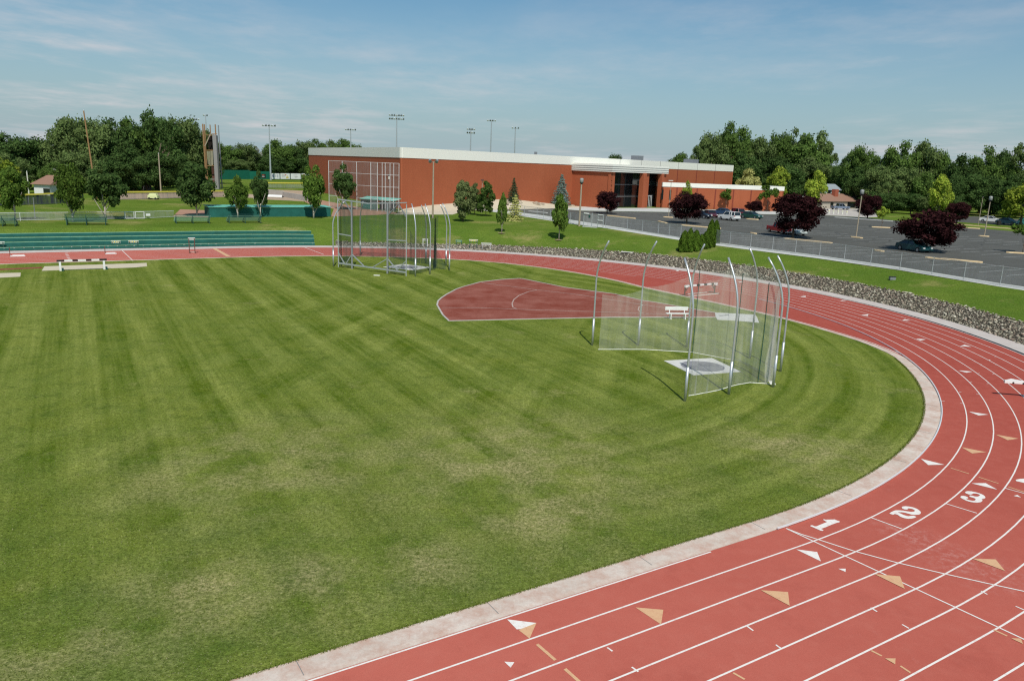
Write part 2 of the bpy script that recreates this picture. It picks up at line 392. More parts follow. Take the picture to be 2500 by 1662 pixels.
# ------------------------------------------------------------------ mesh helpers
class MB:
    def __init__(s, org=(0, 0, 0)):
        s.v = []; s.f = []; s.o = Vector(org)
    def add(s, vs, fs):
        n = len(s.v)
        s.v += [tuple(Vector(p) - s.o) for p in vs]; s.f += [tuple(i + n for i in f) for f in fs]
        return s
    def box(s, c, size, rz=0.0, M3=None):
        hx, hy, hz = size[0] / 2, size[1] / 2, size[2] / 2
        rm = Matrix.Rotation(rz, 3, 'Z') if M3 is None else M3
        vs = [Vector(c) + rm @ Vector((sx * hx, sy * hy, sz * hz)) for sx in (-1, 1) for sy in (-1, 1) for sz in (-1, 1)]
        return s.add(vs, [(0, 1, 3, 2), (4, 6, 7, 5), (0, 4, 5, 1), (2, 3, 7, 6), (0, 2, 6, 4), (1, 5, 7, 3)])
    def bar(s, a, b, w, h=None):
        a = Vector(a); b = Vector(b); h = h or w
        z = (b - a); L = z.length
        if L < 1e-6: return s
        z = z / L
        up = Vector((0, 0, 1)) if abs(z.z) < .95 else Vector((1, 0, 0))
        x = z.cross(up).normalized(); y = x.cross(z)
        m = Matrix((x, z, y)).transposed()
        return s.box((a + b) / 2, (w, L, h), M3=m)
    def tube(s, pts, rad, n=8, cap=True):
        pts = [Vector(p) for p in pts]
        if not hasattr(rad, '__len__'): rad = [rad] * len(pts)
        rings = []; px = None
        for i, p in enumerate(pts):
            d = (pts[min(i + 1, len(pts) - 1)] - pts[max(i - 1, 0)]).normalized()
            if px is None:
                px = d.cross(Vector((0, 0, 1)) if abs(d.z) < .9 else Vector((1, 0, 0))).normalized()
            px = (px - d * px.dot(d)).normalized(); py = d.cross(px)
            rings.append([p + (px * math.cos(2 * PI * k / n) + py * math.sin(2 * PI * k / n)) * rad[i] for k in range(n)])
        vs = [q for r in rings for q in r]; fs = []
        for i in range(len(pts) - 1):
            for k in range(n):
                k2 = (k + 1) % n
                fs.append((i * n + k, i * n + k2, (i + 1) * n + k2, (i + 1) * n + k))
        if cap:
            fs.append(tuple(range(n))[::-1]); fs.append(tuple((len(pts) - 1) * n + k for k in range(n)))
        return s.add(vs, fs)
    def poly(s, pts, z=None):
        p = [Vector(q) for q in pts]
        if z is not None: p = [Vector((q.x, q.y, z)) for q in p]
        return s.add(p, [tuple(range(len(p)))])
    def prism(s, pts, z0, z1):
        n = len(pts)
        a = [Vector((p[0], p[1], z0)) for p in pts]; b = [Vector((p[0], p[1], z1)) for p in pts]
        fs = [tuple(range(n))[::-1], tuple(range(n, 2 * n))]
        fs += [(i, (i + 1) % n, n + (i + 1) % n, n + i) for i in range(n)]
        return s.add(a + b, fs)
    def wall(s, a, b, z0, z1, th=.3):
        """upright slab with its front face on the line a-b, thickness away from the camera side"""
        a = Vector((a[0], a[1], 0)); b = Vector((b[0], b[1], 0))
        d = (b - a).normalized(); n = Vector((-d.y, d.x, 0))
        if n.dot(a) < 0: n = -n
        return s.prism([a, b, b + n * th, a + n * th], z0, z1)
    def build(s, name, mat, parent=None, smooth=False, recalc=True):
        me = bpy.data.meshes.new(name); me.from_pydata(s.v, [], s.f); me.update()
        if recalc:
            import bmesh
            bm = bmesh.new(); bm.from_mesh(me); bmesh.ops.recalc_face_normals(bm, faces=bm.faces); bm.to_mesh(me); bm.free()
        if smooth:
            for p in me.polygons: p.use_smooth = True
        if mat: me.materials.append(M[mat] if isinstance(mat, str) else mat)
        o = bpy.data.objects.new(name, me); col.objects.link(o)
        if parent is not None: o.parent = parent
        else: o.location = s.o
        return o

def thing(name, label, cat, loc=(0, 0, 0), rz=0.0, group=None, kind=None):
    o = bpy.data.objects.new(name, None); col.objects.link(o)
    o.empty_display_size = .3
    o.location = loc; o.rotation_euler = (0, 0, rz)
    o['label'] = label; o['category'] = cat
    if group: o['group'] = group
    if kind: o['kind'] = kind
    return o
def tag(o, label, cat, group=None, kind=None):
    o['label'] = label; o['category'] = cat
    if group: o['group'] = group
    if kind: o['kind'] = kind
    return o
def struct(o, label=None):
    o['kind'] = 'structure'
    if label: o['label'] = label
    return o
def copy_tree(o, parent=None):
    kids = [k for k in KIDS(o)]
    c = o.copy(); col.objects.link(c)
    if parent is not None: c.parent = parent
    for k in kids: copy_tree(k, c)
    return c
def KIDS(o):
    return [k for k in bpy.data.objects if k.parent == o]
def fastmesh(name, verts, faces, mat):
    """faces: (n,k) array"""
    me = bpy.data.meshes.new(name)
    n, k = faces.shape
    me.vertices.add(len(verts)); me.vertices.foreach_set('co', verts.astype(np.float32).ravel())
    me.loops.add(n * k); me.loops.foreach_set('vertex_index', faces.astype(np.int32).ravel())
    me.polygons.add(n); me.polygons.foreach_set('loop_start', np.arange(0, n * k, k, dtype=np.int32))
    me.polygons.foreach_set('loop_total', np.full(n, k, dtype=np.int32))
    me.update(calc_edges=True); me.materials.append(M[mat])
    return me

# ================================================================== GROUND
def strip(name, s0, s1, ds, prof, mat, org=None):
    """sheet swept along the stadium curve; prof(s) -> list of (d, z)"""
    n = max(2, int(math.ceil((s1 - s0) / ds)) + 1)
    vs = []; fs = []; k = None
    for i in range(n):
        s = s0 + (s1 - s0) * i / (n - 1)
        pr = prof(s); k = len(pr)
        vs += [sp(s, d, z) for d, z in pr]
    for i in range(n - 1):
        for j in range(k - 1):
            a = i * k + j
            fs.append((a, a + k, a + k + 1, a + 1))
    mb = MB(); mb.add(vs, fs)
    return mb.build(name, mat)
SE = PI * 36.5
def smooth(x, a, b):
    t_ = max(0., min(1., (x - a) / (b - a))); return t_ * t_ * (3 - 2 * t_)
def rocktop(s):
    return .26 + .30 * smooth(s, 18, 28) + .44 * smooth(s, 26, 44)
def tz(s, d):
    """ground height outside the track"""
    if d <= 10.55: return 0.
    rock = smooth(s, 9, 13)
    zt = rocktop(s)
    # stone bank then grass bank
    za = zt * min(1, (d - 10.55) / 2.1) if d < 12.65 else zt + (2 - zt) * smooth(d, 12.65, 20.5)
    zb = 2.0 * smooth(d, 11.0, 15.5)
    if s > SE - 20: za = 0
    if s > SE - 20: return 0.
    return za * rock + zb * (1 - rock)
def stad(p):
    al = (p.x - CX) * ux + (p.y - CY) * uy; pe = -(p.x - CX) * uy + (p.y - CY) * ux
    if al > 0: return ((-al if pe < 0 else PI * 36.5 + al), abs(pe) - RR)
    return 36.5 * math.atan2(-al, -pe), math.hypot(al, pe) - RR
def ats(x, y):
    """point of the outer ground seen at a photo pixel"""
    z = 2.0
    while z > 0:
        p = at(x, y, z); s_, d_ = stad(p)
        if tz(s_, d_) >= z - .012: return p
        z -= .01
    return at(x, y, 0)
DS = [8.7, 10.55, 10.9, 11.3, 11.7, 12.1, 12.65, 13.2, 14, 15, 16, 17, 18, 19, 20.5, 24, 35, 60, 110, 200, 400, 800, 1600, 3500]
ground = strip('ground', -900, SE + 500, 2.2, lambda s: [(d, tz(s, d) - (.012 if d < 10.6 else 0)) for d in DS], 'grass')
struct(ground, 'grass ground outside the running track, rising to the fields and car park')
# infield
inf_edge = lambda s: (-.72 if s > 84 else (-.72 - 0 * s))
WEDGE = [(83.0, -0.02), (79.2, -0.9), (75.6, -2.06), (70.9, -3.34), (65.3, -4.77), (59.9, -5.6), (55, -5.75), (51.7, -5.56), (46.7, -4.34), (43.6, -3.63), (40.3, -2.71), (35.5, -1.62), (30, -.5), (26, -.05)][::-1]
def wedge(s):
    if s <= WEDGE[0][0] or s >= WEDGE[-1][0]: return -.02
    for (a, da), (b, db) in zip(WEDGE, WEDGE[1:]):
        if a <= s <= b:
            k = (s - a) / (b - a); return da + (db - da) * k
def cw(s):  # kerb width
    return .38 + .37 * smooth(s, 70, 90)
pts = []
for i in range(0, 260):
    s = -60 + i * (SE + 120) / 259
    pts.append(sp(s, wedge(s) - cw(s) + .04, 0))
mb = MB(); mb.add([(p.x, p.y, .006) for p in pts], [tuple(range(len(pts)))])
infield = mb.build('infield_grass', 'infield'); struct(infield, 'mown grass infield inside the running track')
# track surface
tr = strip('running_track', -60, SE + 60, 1.2, lambda s: [(wedge(s), .004), (8 * LW + .03, .004)], 'track')
struct(tr, 'red running track surface curving round the infield')
# inner kerb (a real low step) and outer path
kb = strip('kerb', -60, SE + 60, 1.2, lambda s: [(wedge(s) - cw(s), -.02), (wedge(s) - cw(s), .03), (wedge(s) - .16, .024), (wedge(s) - .02, .012), (wedge(s) - .02, -.02)], 'curb')
struct(kb, 'pale concrete kerb between infield grass and red track')
mb = MB()
s = 80
while s < SE + 30:
    a = sp(s, wedge(s) - cw(s) + .005, .0330); b_ = sp(s, wedge(s) - .16, .0275)
    mb.bar(a, b_, .018, .003); s += 4.6 + (s % 3) * .2
struct(mb.build('kerb_joints', 'stripe'), 'dark joints across the concrete kerb')
pathw = lambda s: 8.78 + (0 if s > 12 else 1.0 * smooth(12 - s, 0, 10) * 0)
pt = strip('path', -60, SE - 8, 1.2, lambda s: [(8 * LW + .03, -.01), (8 * LW + .03, .006), (8.70, .006), (8.70, -.10), (8.72 + .14 * smooth(s, 55, 75), -.10), (8.72 + .14 * smooth(s, 55, 75), .02), (10.5, .03)], 'path')
struct(pt, 'pale concrete path along the outer edge of the track')
dr = strip('drain_channel', 52, SE - 10, 1.0, lambda s: [(8 * LW + .05, .012), (8 * LW + .05 + .20 * smooth(s, 55, 75), .012)], 'black')
struct(dr, 'dark drain slot between track and outer path')

# blades of the nearer turf, and the ragged tufts along the kerb
t = NT('grass_blades'); g_ = t.new('ShaderNodeNewGeometry'); cr_ = t.new('ShaderNodeValToRGB'); t.link(g_.outputs['Random Per Island'], cr_.inputs[0])
e_ = cr_.color_ramp.elements; e_[0].position = 0; e_[0].color = (.080, .130, .014, 1); e_[1].position = 1; e_[1].color = (.42, .38, .20, 1)
for p_, c_ in ((.35, (.115, .165, .018, 1)), (.7, (.185, .225, .032, 1)), (.93, (.235, .25, .065, 1)), (.965, (.40, .37, .19, 1))): q_ = cr_.color_ramp.elements.new(p_); q_.color = c_
di_ = t.new('ShaderNodeBsdfDiffuse'); tl_ = t.new('ShaderNodeBsdfTranslucent'); mx_ = t.new('ShaderNodeMixShader'); mx_.inputs[0].default_value = .35
t.link(cr_.outputs[0], di_.inputs[0]); t.link(cr_.outputs[0], tl_.inputs[0]); t.link(di_.outputs[0], mx_.inputs[1]); t.link(tl_.outputs[0], mx_.inputs[2]); t.link(mx_.outputs[0], t.out.inputs[0]); M['blades'] = t.m
rg = np.random.default_rng(12)
nB = 230000
bxy = np.stack([rg.uniform(-20, 30, nB), rg.uniform(11, 46, nB)], 1)
dd_ = np.hypot(bxy[:, 0], bxy[:, 1]); bxy = bxy[rg.uniform(size=nB) < np.clip((44 - dd_) / 20, 0, 1)]
extra = []
for i in range(16000):
    s_ = rg.uniform(84, SE + 26); dE = -.75 - abs(rg.normal(0, .05)) + .03; p_ = sp(s_, dE); extra.append((p_.x, p_.y))
def soff(P):
    al = (P[:, 0] - CX) * ux + (P[:, 1] - CY) * uy; pe = -(P[:, 0] - CX) * uy + (P[:, 1] - CY) * ux
    return np.where(al > 0, np.abs(pe), np.hypot(al, pe)) - RR
bxy = bxy[soff(bxy) < -.82]
bxy = bxy[(np.abs(bxy[:, 0] - 11.15) > 2.3) | (np.abs(bxy[:, 1] - 43.35) > 2.4)]
hB = np.concatenate([rg.uniform(.02, .055, len(bxy)), rg.uniform(.04, .085, len(extra))]); bxy = np.concatenate([bxy, np.array(extra)])
n_ = len(bxy); a_B = rg.uniform(0, 6.283, n_); w_ = rg.uniform(.006, .014, n_); lean = rg.uniform(0, .9, n_) * hB; la = rg.uniform(0, 6.283, n_)
V = np.zeros((n_, 3, 3)); c_, s_ = np.cos(a_B), np.sin(a_B)
V[:, 0] = np.stack([bxy[:, 0] - c_ * w_, bxy[:, 1] - s_ * w_, np.full(n_, .004)], 1); V[:, 1] = np.stack([bxy[:, 0] + c_ * w_, bxy[:, 1] + s_ * w_, np.full(n_, .004)], 1)
V[:, 2] = np.stack([bxy[:, 0] + np.cos(la) * lean, bxy[:, 1] + np.sin(la) * lean, hB + .004], 1)
o = bpy.data.objects.new('grass_blades', fastmesh('grass_blades', V.reshape(-1, 3), np.arange(3 * n_).reshape(n_, 3), 'blades')); col.objects.link(o)
tag(o, 'short grass blades and straw of the nearer infield turf', 'grass', kind='stuff')

# ------------------------------------------------------------------ track markings
LZ = .008
mk = MB()
def lane(mb, d, s0, s1, w=.05, z=LZ, ds=1.0):
    n = int((s1 - s0) / ds) + 2
    vs = []; fs = []
    for i in range(n):
        s = s0 + (s1 - s0) * i / (n - 1)
        vs += [sp(s, d - w / 2, z), sp(s, d + w / 2, z)]
    for i in range(n - 1): fs.append((2 * i, 2 * i + 2, 2 * i + 3, 2 * i + 1))
    mb.add(vs, fs)
for k in range(1, 9): lane(mk, k * LW - (.02 if k == 8 else 0), -60, SE + 50)
lane(mk, .03, -60, 46.5); lane(mk, .03, 117.5, SE + 50)
n = 90
vs = []; fs = []
for i in range(n):
    s = 30 + (83 - 30) * i / (n - 1)
    vs += [sp(s, wedge(s) + .12, LZ), sp(s, wedge(s) + .19, LZ)]
for i in range(n - 1): fs.append((2 * i, 2 * i + 2, 2 * i + 3, 2 * i + 1))
mk.add(vs, fs)
def seg(mb, a, b, w=.05, z=.012):
    a = at(*a); b = at(*b)
    d = (b - a).normalized(); p = Vector((-d.y, d.x, 0)) * w / 2
    mb.add([(q.x, q.y, z) for q in (a + p, a - p, b - p, b + p)], [(0, 1, 2, 3)])
def zpoly(mb, base, sc, pts, z=.012):
    w = [at(base[0] + x / sc, base[1] + y / sc) for x, y in pts]
    mb.add([(p.x, p.y, z) for p in w], [tuple(range(len(w)))])
def zseg(mb, base, sc, a, b, w=.05, z=.012):
    seg(mb, (base[0] + a[0] / sc, base[1] + a[1] / sc), (base[0] + b[0] / sc, base[1] + b[1] / sc), w, z)
A3 = ((1900, 1262), 3.92); A2 = ((1900, 1000), 3.92); A4 = ((1300, 1262), 3.92); A6 = ((2200, 860), 7.84); A1 = ((1900, 600), 3.92); A5 = ((1200, 1480), 8.617)
T0 = ((0, 0), 1.0)
a_ = at(1900 + 75 / 3.92, 1262 + 110 / 3.92); b_ = at(1900 + 2352 / 3.92, 1262 + 1170 / 3.92)
b_ = b_ + (b_ - a_) * .25
d = (b_ - a_).normalized(); p = Vector((-d.y, d.x, 0)) * .025
mk.add([(q.x, q.y, .012) for q in (a_ + p, a_ - p, b_ - p, b_ + p)], [(0, 1, 2, 3)])
cur = [(75, 110), (220, 166), (380, 216), (720, 326), (1120, 434), (1570, 540), (2040, 645), (2352, 712)]
cw_ = [at(1900 + x / 3.92, 1262 + y / 3.92) for x, y in cur]
cw_.append(cw_[-1] + (cw_[-1] - cw_[-2]) * 1.2)
vs = []
for i, q in enumerate(cw_):
    d = (cw_[min(i + 1, len(cw_) - 1)] - cw_[max(0, i - 1)]).normalized(); p = Vector((-d.y, d.x, 0)) * .025
    vs += [(q + p).to_tuple()[:2] + (.016,), (q - p).to_tuple()[:2] + (.016,)]
mk.add(vs, [(2 * i, 2 * i + 1, 2 * i + 3, 2 * i + 2) for i in range(len(cw_) - 1)])
for a, b in (((885, 868), (945, 905)), ((1185, 1028), (1250, 1065)), ((1940, 708), (2000, 740)), ((2270, 853), (2350, 888)), ((0, 1240), (35, 1262))): zseg(mk, *A3, a, b, .045)
for a, b in (((715, 1248), (765, 1284)), ((950, 1435), (1012, 1480)), ((2055, 1045), (2112, 1087)), ((2330, 1222), (2352, 1240))): zseg(mk, *A4, a, b, .045)
for a, b in (((1590, 895), (1900, 990)), ((880, 1030), (1180, 1140)), ((2165, 750), (2460, 830))): zseg(mk, *A2, a, b, .05)
for a, b in (((765, 932), (835, 937)), ((1130, 975), (1205, 987)), ((1105, 762), (1155, 766)), ((1440, 797), (1510, 801)), ((1310, 572), (1358, 571)), ((1635, 600), (1690, 598)), ((1465, 394), (1508, 399)), ((1745, 415), (1792, 410)), ((1795, 240), (1838, 244)), ((1510, 232), (1555, 236)), ((1780, 88), (1820, 90)), ((1530, 84), (1570, 86))): zseg(mk, *A6, a, b, .04)
for poly in (((172, 310), (372, 335), (408, 425)), ((575, 495), (645, 495), (643, 525))): zpoly(mk, *A3, poly)
zpoly(mk, *A5, ((330, 275), (945, 350), (620, 478), (530, 485)))
zpoly(mk, *A5, ((270, 1165), (480, 1175), (400, 1290)))
for poly in (((1850, 705), (1985, 703), (2095, 765)), ((2252, 825), (2288, 816), (2322, 840)), ((1365, 470), (1590, 527), (1435, 530))): zpoly(mk, *A2, poly)
for poly in (((1295, 1135), (1670, 1193), (1480, 1208)), ((1085, 348), (1365, 370), (1250, 390)), ((2000, 527), (2110, 505), (2340, 550)), ((1660, 290 - 140), (1715, 145), (1690, 160))): zpoly(mk, *A6, poly)
for poly in (((1740, 960), (1785, 948), (1848, 968)), ((1318, 890), (1414, 896), (1362, 907)), ((1185, 714), (1212, 704), (1264, 718)), ((790, 664), (862, 656), (858, 671)), ((595, 529), (612, 521), (672, 523)), ((200, 488), (262, 480), (262, 492))): zpoly(mk, *A1, poly)
zpoly(mk, (1500, 600), 7.84, ((1168, 478), (1200, 466), (1250, 474), (1215, 486)))
zseg(mk, (1700, 600), 7.84, (815, 700), (885, 686), .22)
# far straight lines
zseg(mk, (500, 560), 7.863, (1815, 310), (2290, 487), .08)
zseg(mk, (0, 540), 5.8975, (1760, 425), (1915, 570), .07)
for i in range(6):
    q = at((955 + 55 * i / 5) / 5.8975, 540 + (465 + 105 * i / 5) / 5.8975)
    mk.box((q.x, q.y, .011), (.28, .28, .004), .56)
mk.v = [v for v in mk.v]
o = mk.build('track_markings', 'white_line', recalc=False); struct(o, 'white lane lines, start lines and arrows painted on the red track')
tn = MB()
for poly in (((920, 548), (1165, 570), (1210, 690)), ((1855, 400), (2080, 408), (2170, 518)), ((1020, 1355), (1122, 1355), (1118, 1412)), ((2225, 1162), (2320, 1165), (2342, 1217)), ((-167, 703), (93, 720), (108, 852))): zpoly(tn, *A3, poly, .020)
zpoly(tn, *A4, ((985, 865), (1252, 888), (1230, 1028)))
zpoly(tn, *A5, ((620, 478), (945, 350), (800, 680), (570, 500)), .0135)
for poly in (((930, 810), (985, 783), (1370, 1115), (1315, 1145)), ((1515, 1330), (1575, 1300), (1900, 1590), (1840, 1620))): zpoly(tn, *A5, poly)
for poly in (((2080, 238), (2300, 277), (2195, 292)), ((1755, 360), (1990, 407), (1855, 419))): zpoly(tn, *A2, poly)
for a, b in (((1650, 558), (1825, 613)), ((1918, 645), (2108, 707)), ((2200, 738), (2460, 822))): zseg(tn, *A2, a, b, .06)
zseg(tn, *A4, (1920, 1490), (2030, 1553), .06)
for a, b in (((890, 1278), (990, 1329)), ((1168, 1425), (1265, 1489)), ((2060, 1078), (2190, 1138))): zseg(tn, *A3, a, b, .06)
zseg(tn, (500, 560), 7.863, (170, 362), (460, 522), .45)
struct(tn.build('tan_markings', 'tan_line', recalc=False), 'tan exchange zone triangles and dashes painted on the track')
# lane numbers
D2 = [(800, 900), (880, 880), (960, 875), (1100, 890), (1250, 920), (1400, 980), (1500, 1050), (1540, 1110), (1520, 1170), (1440, 1200), (1300, 1205), (1180, 1195), (1080, 1165), (950, 1130), (800, 1105), (680, 1105), (670, 1120), (740, 1145), (860, 1200), (960, 1235), (1080, 1255), (1180, 1240), (1270, 1240), (1370, 1285), (1300, 1320), (1180, 1350), (1040, 1355), (900, 1330), (760, 1280), (660, 1210), (600, 1185), (530, 1170), (480, 1200), (400, 1180), (330, 1150), (420, 1090), (520, 1045), (600, 1030), (740, 1035), (860, 1045), (1000, 1070), (1150, 1090), (1260, 1085), (1310, 1060), (1290, 1020), (1220, 985), (1120, 960), (1040, 955), (1050, 985), (1000, 1005), (920, 1000), (830, 965)]
D3 = [(400, 660), (440, 625), (520, 610), (640, 620), (800, 650), (960, 695), (1090, 750), (1160, 800), (1190, 850), (1170, 885), (1100, 912), (1040, 915), (1075, 965), (1060, 1000), (1000, 1035), (880, 1050), (740, 1045), (600, 1020), (440, 970), (320, 910), (240, 860), (225, 830), (270, 795), (340, 790), (420, 805), (510, 845), (530, 885), (480, 895), (430, 890), (480, 930), (580, 960), (700, 985), (790, 970), (815, 920), (770, 885), (700, 860), (620, 835), (570, 815), (590, 775), (680, 785), (780, 815), (880, 820), (950, 800), (980, 770), (930, 730), (830, 705), (720, 700), (690, 720), (630, 745), (540, 730), (440, 695)]
D1 = [(975, 545), (1010, 545), (1080, 560), (1400, 555), (1530, 550), (1640, 600), (1765, 640), (1740, 690), (1640, 705), (1350, 810), (1100, 920), (860, 1000), (990, 1055), (930, 1100), (850, 1085), (350, 865), (390, 830), (470, 835), (560, 880), (640, 880), (1170, 665), (1090, 640), (975, 570)]
D4 = [(620, 490), (780, 455), (1000, 445), (1400, 560), (1500, 600), (1300, 680), (1200, 640), (1050, 620), (900, 600), (640, 540)]
for nm, base, sc, D_, lab in (('lane_number_one', (1960, 1240), 19.6, D1, 'white numeral 1 painted in the innermost lane'), ('lane_number_two', (2150, 1180), 15.68, D2, 'white numeral 2 painted in the second lane'), ('lane_number_three', (2330, 1160), 15.68, D3, 'white numeral 3 painted in the third lane'), ('lane_number_four', (2440, 1140), 15.68, D4, 'white numeral 4 cut by the right edge of the picture')):
    mb = MB(); zpoly(mb, base, sc, D_, .013); struct(mb.build(nm, 'white_line', recalc=False), lab)
# metal rail on the inner edge of the bend
mb = MB()
n = 130
for i in range(n):
    s0 = 62 + (114.5 - 62) * i / n; s1 = 62 + (114.5 - 62) * (i + 1) / n
    mb.bar(sp(s0, 0.01, .062), sp(s1, 0.01, .062), .045, .05)
rail = thing('track_rail', 'low grey metal rail curving along the inside of lane one', 'rail', sp(90, 0, 0))
mb.o = Vector(rail.location); mb.v = [tuple(Vector(v) - mb.o) for v in mb.v]; mb.build('rail_bar', 'alu', rail)
for i in range(26):
    s0 = 62.5 + (114 - 62.5) * i / 25; MB(rail.location).box(sp(s0, 0.01, .02), (.04, .04, .04)).build('rail_foot', 'dullsteel', rail)

# ------------------------------------------------------------------ riprap bank
rng = np.random.default_rng(5)
ico = None
import bmesh
templ = []
for k in range(8):
    bm = bmesh.new(); bmesh.ops.create_icosphere(bm, subdivisions=1, radius=1)
    V = np.array([v.co[:] for v in bm.verts]); Fc = np.array([[v.index for v in f.verts] for f in bm.faces]); bm.free()
    V = V * (1 + rng.uniform(-.28, .28, (len(V), 1))); V = np.clip(V, -.85, .85)
    templ.append((V, Fc))
VV = []; FF = []; off = 0
s = 11.0
cnt = 0
def addrock(s, d, z, size):
    global off
    V, Fc = templ[int(rng.integers(8))]
    sc = size * np.array([rng.uniform(.8, 1.4), rng.uniform(.6, 1.0), rng.uniform(.35, .65)])
    m = np.array(Matrix.Rotation(rng.uniform(0, 6.28), 3, 'Z') @ Matrix.Rotation(rng.uniform(-.5, .5), 3, 'X') @ Matrix.Rotation(rng.uniform(-.5, .5), 3, 'Y'))
    p = sp(s, d, z)
    VV.append((V * sc) @ m.T + np.array([p.x, p.y, p.z])); FF.append(Fc + off); off += len(V)
while s < 94:
    zt = rocktop(s)
    for j in range(15):
        dd = 10.50 + 2.27 * (j + rng.uniform(0, 1)) / 15
        sz = rng.uniform(.045, .10) if rng.uniform() < .85 else rng.uniform(.10, .17)
        addrock(s + rng.uniform(-.16, .16), dd, tz(s, dd) + sz * .25 + (.05 if j == 14 else 0), sz)
    s += .115
me = fastmesh('riprap', np.concatenate(VV), np.concatenate(FF), 'rock')
o = bpy.data.objects.new('riprap_stones', me); col.objects.link(o)
tag(o, 'bank of loose broken grey and tan stones beside the path', 'stones', kind='stuff')
rb = strip('stone_bed', 11, 100, 1.0, lambda s: [(d, tz(s, d) + .015) for d in (10.55, 10.9, 11.3, 11.7, 12.1, 12.65)], 'rockbed')
struct(rb, 'dark earth between the bank stones')

# ------------------------------------------------------------------ sheets on the upper level (z = 2)
def sheet(name, px, z, mat, label=None, zbase=2.0):
    mb = MB(); w = [at(x, y, zbase) for x, y in px]
    mb.add([(p.x, p.y, z) for p in w], [tuple(range(len(w)))])
    return struct(mb.build(name, mat), label)
lot = [(1225, 503), (1300, 505), (1420, 515), (1615, 518), (1690, 520), (1880, 524), (1990, 524.5), (2120, 532), (2320, 552), (2500, 567), (2760, 590), (3100, 700), (2900, 735), (2600, 714), (2440, 691), (2190, 650.5), (1990, 622), (1830, 602), (1700, 585), (1480, 550), (1330, 526), (1225, 513)]
sheet('parking_lot', lot, 2.008, 'asphalt', 'dark asphalt car park behind the chain-link fence')
sheet('sidewalk', [(2900, 736), (2600, 714.5), (2440, 691.5), (2190, 651), (1990, 622.5), (1830, 602.5), (1700, 585.5), (1480, 550.5), (1330, 526.5), (1225, 513.5), (1180, 508), (1180, 514), (1250, 524.5), (1400, 547.5), (1480, 557.5), (1700, 593), (1830, 610), (1990, 630), (2190, 658.5), (2441, 700), (2600, 724), (2900, 760)], 2.012, 'walk', 'pale concrete walk between the fence and the car park')
sheet('building_walk', [(1150, 486), (1240, 489), (1340, 497), (1386, 502), (1430, 505), (1488, 508), (1620, 508), (1740, 512), (1880, 516), (1980, 516), (2110, 522), (2120, 531.5), (1990, 524), (1880, 523.5), (1690, 519.5), (1615, 517.5), (1420, 514.5), (1300, 504.5), (1225, 502.5), (1150, 497)], 2.012, 'walk', 'pale concrete walk in front of the gymnasium')
sheet('bare_earth', [(960, 524), (1010, 524), (1105, 524), (1150, 510), (1150, 484), (1080, 489), (1040, 496), (985, 510)], 2.006, 'sand', 'bare sandy earth at the corner of the gymnasium')
sheet('landscape_bed', [(1240, 489), (1340, 497), (1386, 502), (1386, 499), (1330, 489), (1230, 480), (1150, 476), (1150, 486)], 2.006, 'sand', 'tan planting bed along the gymnasium wall')
sheet('dirt_infield', [(422, 529), (512, 530), (512, 514), (440, 511)], 2.006, 'mulch', 'reddish baseball dirt beside the dugout')
sheet('dirt_corner', [(808, 529), (920, 525), (985, 521), (870, 505), (780, 488), (742, 492), (760, 500), (815, 510)], 2.006, 'mulch', 'pinkish dirt strip in front of the backstop')
sheet('dirt_track', [(285, 488), (545, 481), (640, 484), (652, 478), (545, 468), (285, 473)], 2.005, 'dirt', 'tan dirt track beyond the ball field')
sheet('far_dirt', [(640, 487), (752, 492), (752, 466), (640, 463)], 2.004, 'dirt', 'tan dirt bank beside the concrete wall')
sheet('street', [(2320, 541), (2500, 553), (2800, 575), (2800, 556), (2500, 536), (2380, 528), (2330, 530)], 2.008, 'asphalt', 'grey side street beyond the car park')
sheet('house_driveway', [(1990, 524), (2120, 531), (2150, 530), (2120, 510), (1990, 508)], 2.014, 'retwall', 'pale driveway in front of the ranch house')
# infield sheets at z=0
def sheet0(name, px, mat, z=.010, label=None):
    mb = MB(); w = [at(x, y) for x, y in px]
    mb.add([(p.x, p.y, z) for p in w], [tuple(range(len(w)))]); return struct(mb.build(name, mat), label)
B7 = lambda x, y: (x / 5.8975, 540 + y / 5.8975)
sheet0('sand_pit', [B7(640, 652), B7(2110, 602), B7(2118, 650), B7(1950, 668), B7(600, 716)], 'sand', .012, 'pale sand landing pit beside the far straight')
sheet0('sand_pit', [(-60, 669), B7(0, 750), B7(300, 743), B7(292, 800), B7(0, 815), (-60, 681)], 'sand', .012, 'short pale sand pit at the left edge of the infield')
sheet0('jump_runway', [(-60, 661), B7(0, 687), B7(600, 660), B7(610, 678), B7(0, 706), (-60, 666)], 'cinder', .012, 'narrow red runway leading to the sand pit')
C6 = lambda x, y: (1040 + x / 5.8975, 640 + y / 5.8975)
C3 = lambda x, y: (1500 + x / 7.84, 600 + y / 7.84)
sec = [C6(160, 620), C6(175, 560), C6(225, 515), C6(300, 465), C6(440, 390), C6(560, 350), C6(780, 290), C6(1060, 255), C6(1330, 238), C6(1380, 240), C6(2000, 365), (1500, 718), C3(540, 1050), C3(780, 1085), C3(1550, 1220), C3(1935, 1285), C3(1945, 1372), C3(1440, 1372), C3(0, 1372), (1440, 776), C6(330, 848), C6(240, 760)]
secw = [at(x, y) for x, y in sec]
mb = MB(); mb.add([(p.x, p.y, .012) for p in secw], [tuple(range(len(secw)))])
struct(mb.build('cinder_sector', 'cinder'), 'dull red fan-shaped cinder landing sector')
mb = MB(); cen = sum(secw, Vector()) / len(secw)
for i in range(len(secw)):
    if i in (15,): continue
    a = secw[i]; b = secw[(i + 1) % len(secw)]
    mb.bar((a.x, a.y, .02), (b.x, b.y, .02), .13, .05)
struct(mb.build('sector_kerb', 'retwall'), 'thin pale concrete edging round the red sector')
mb = MB()
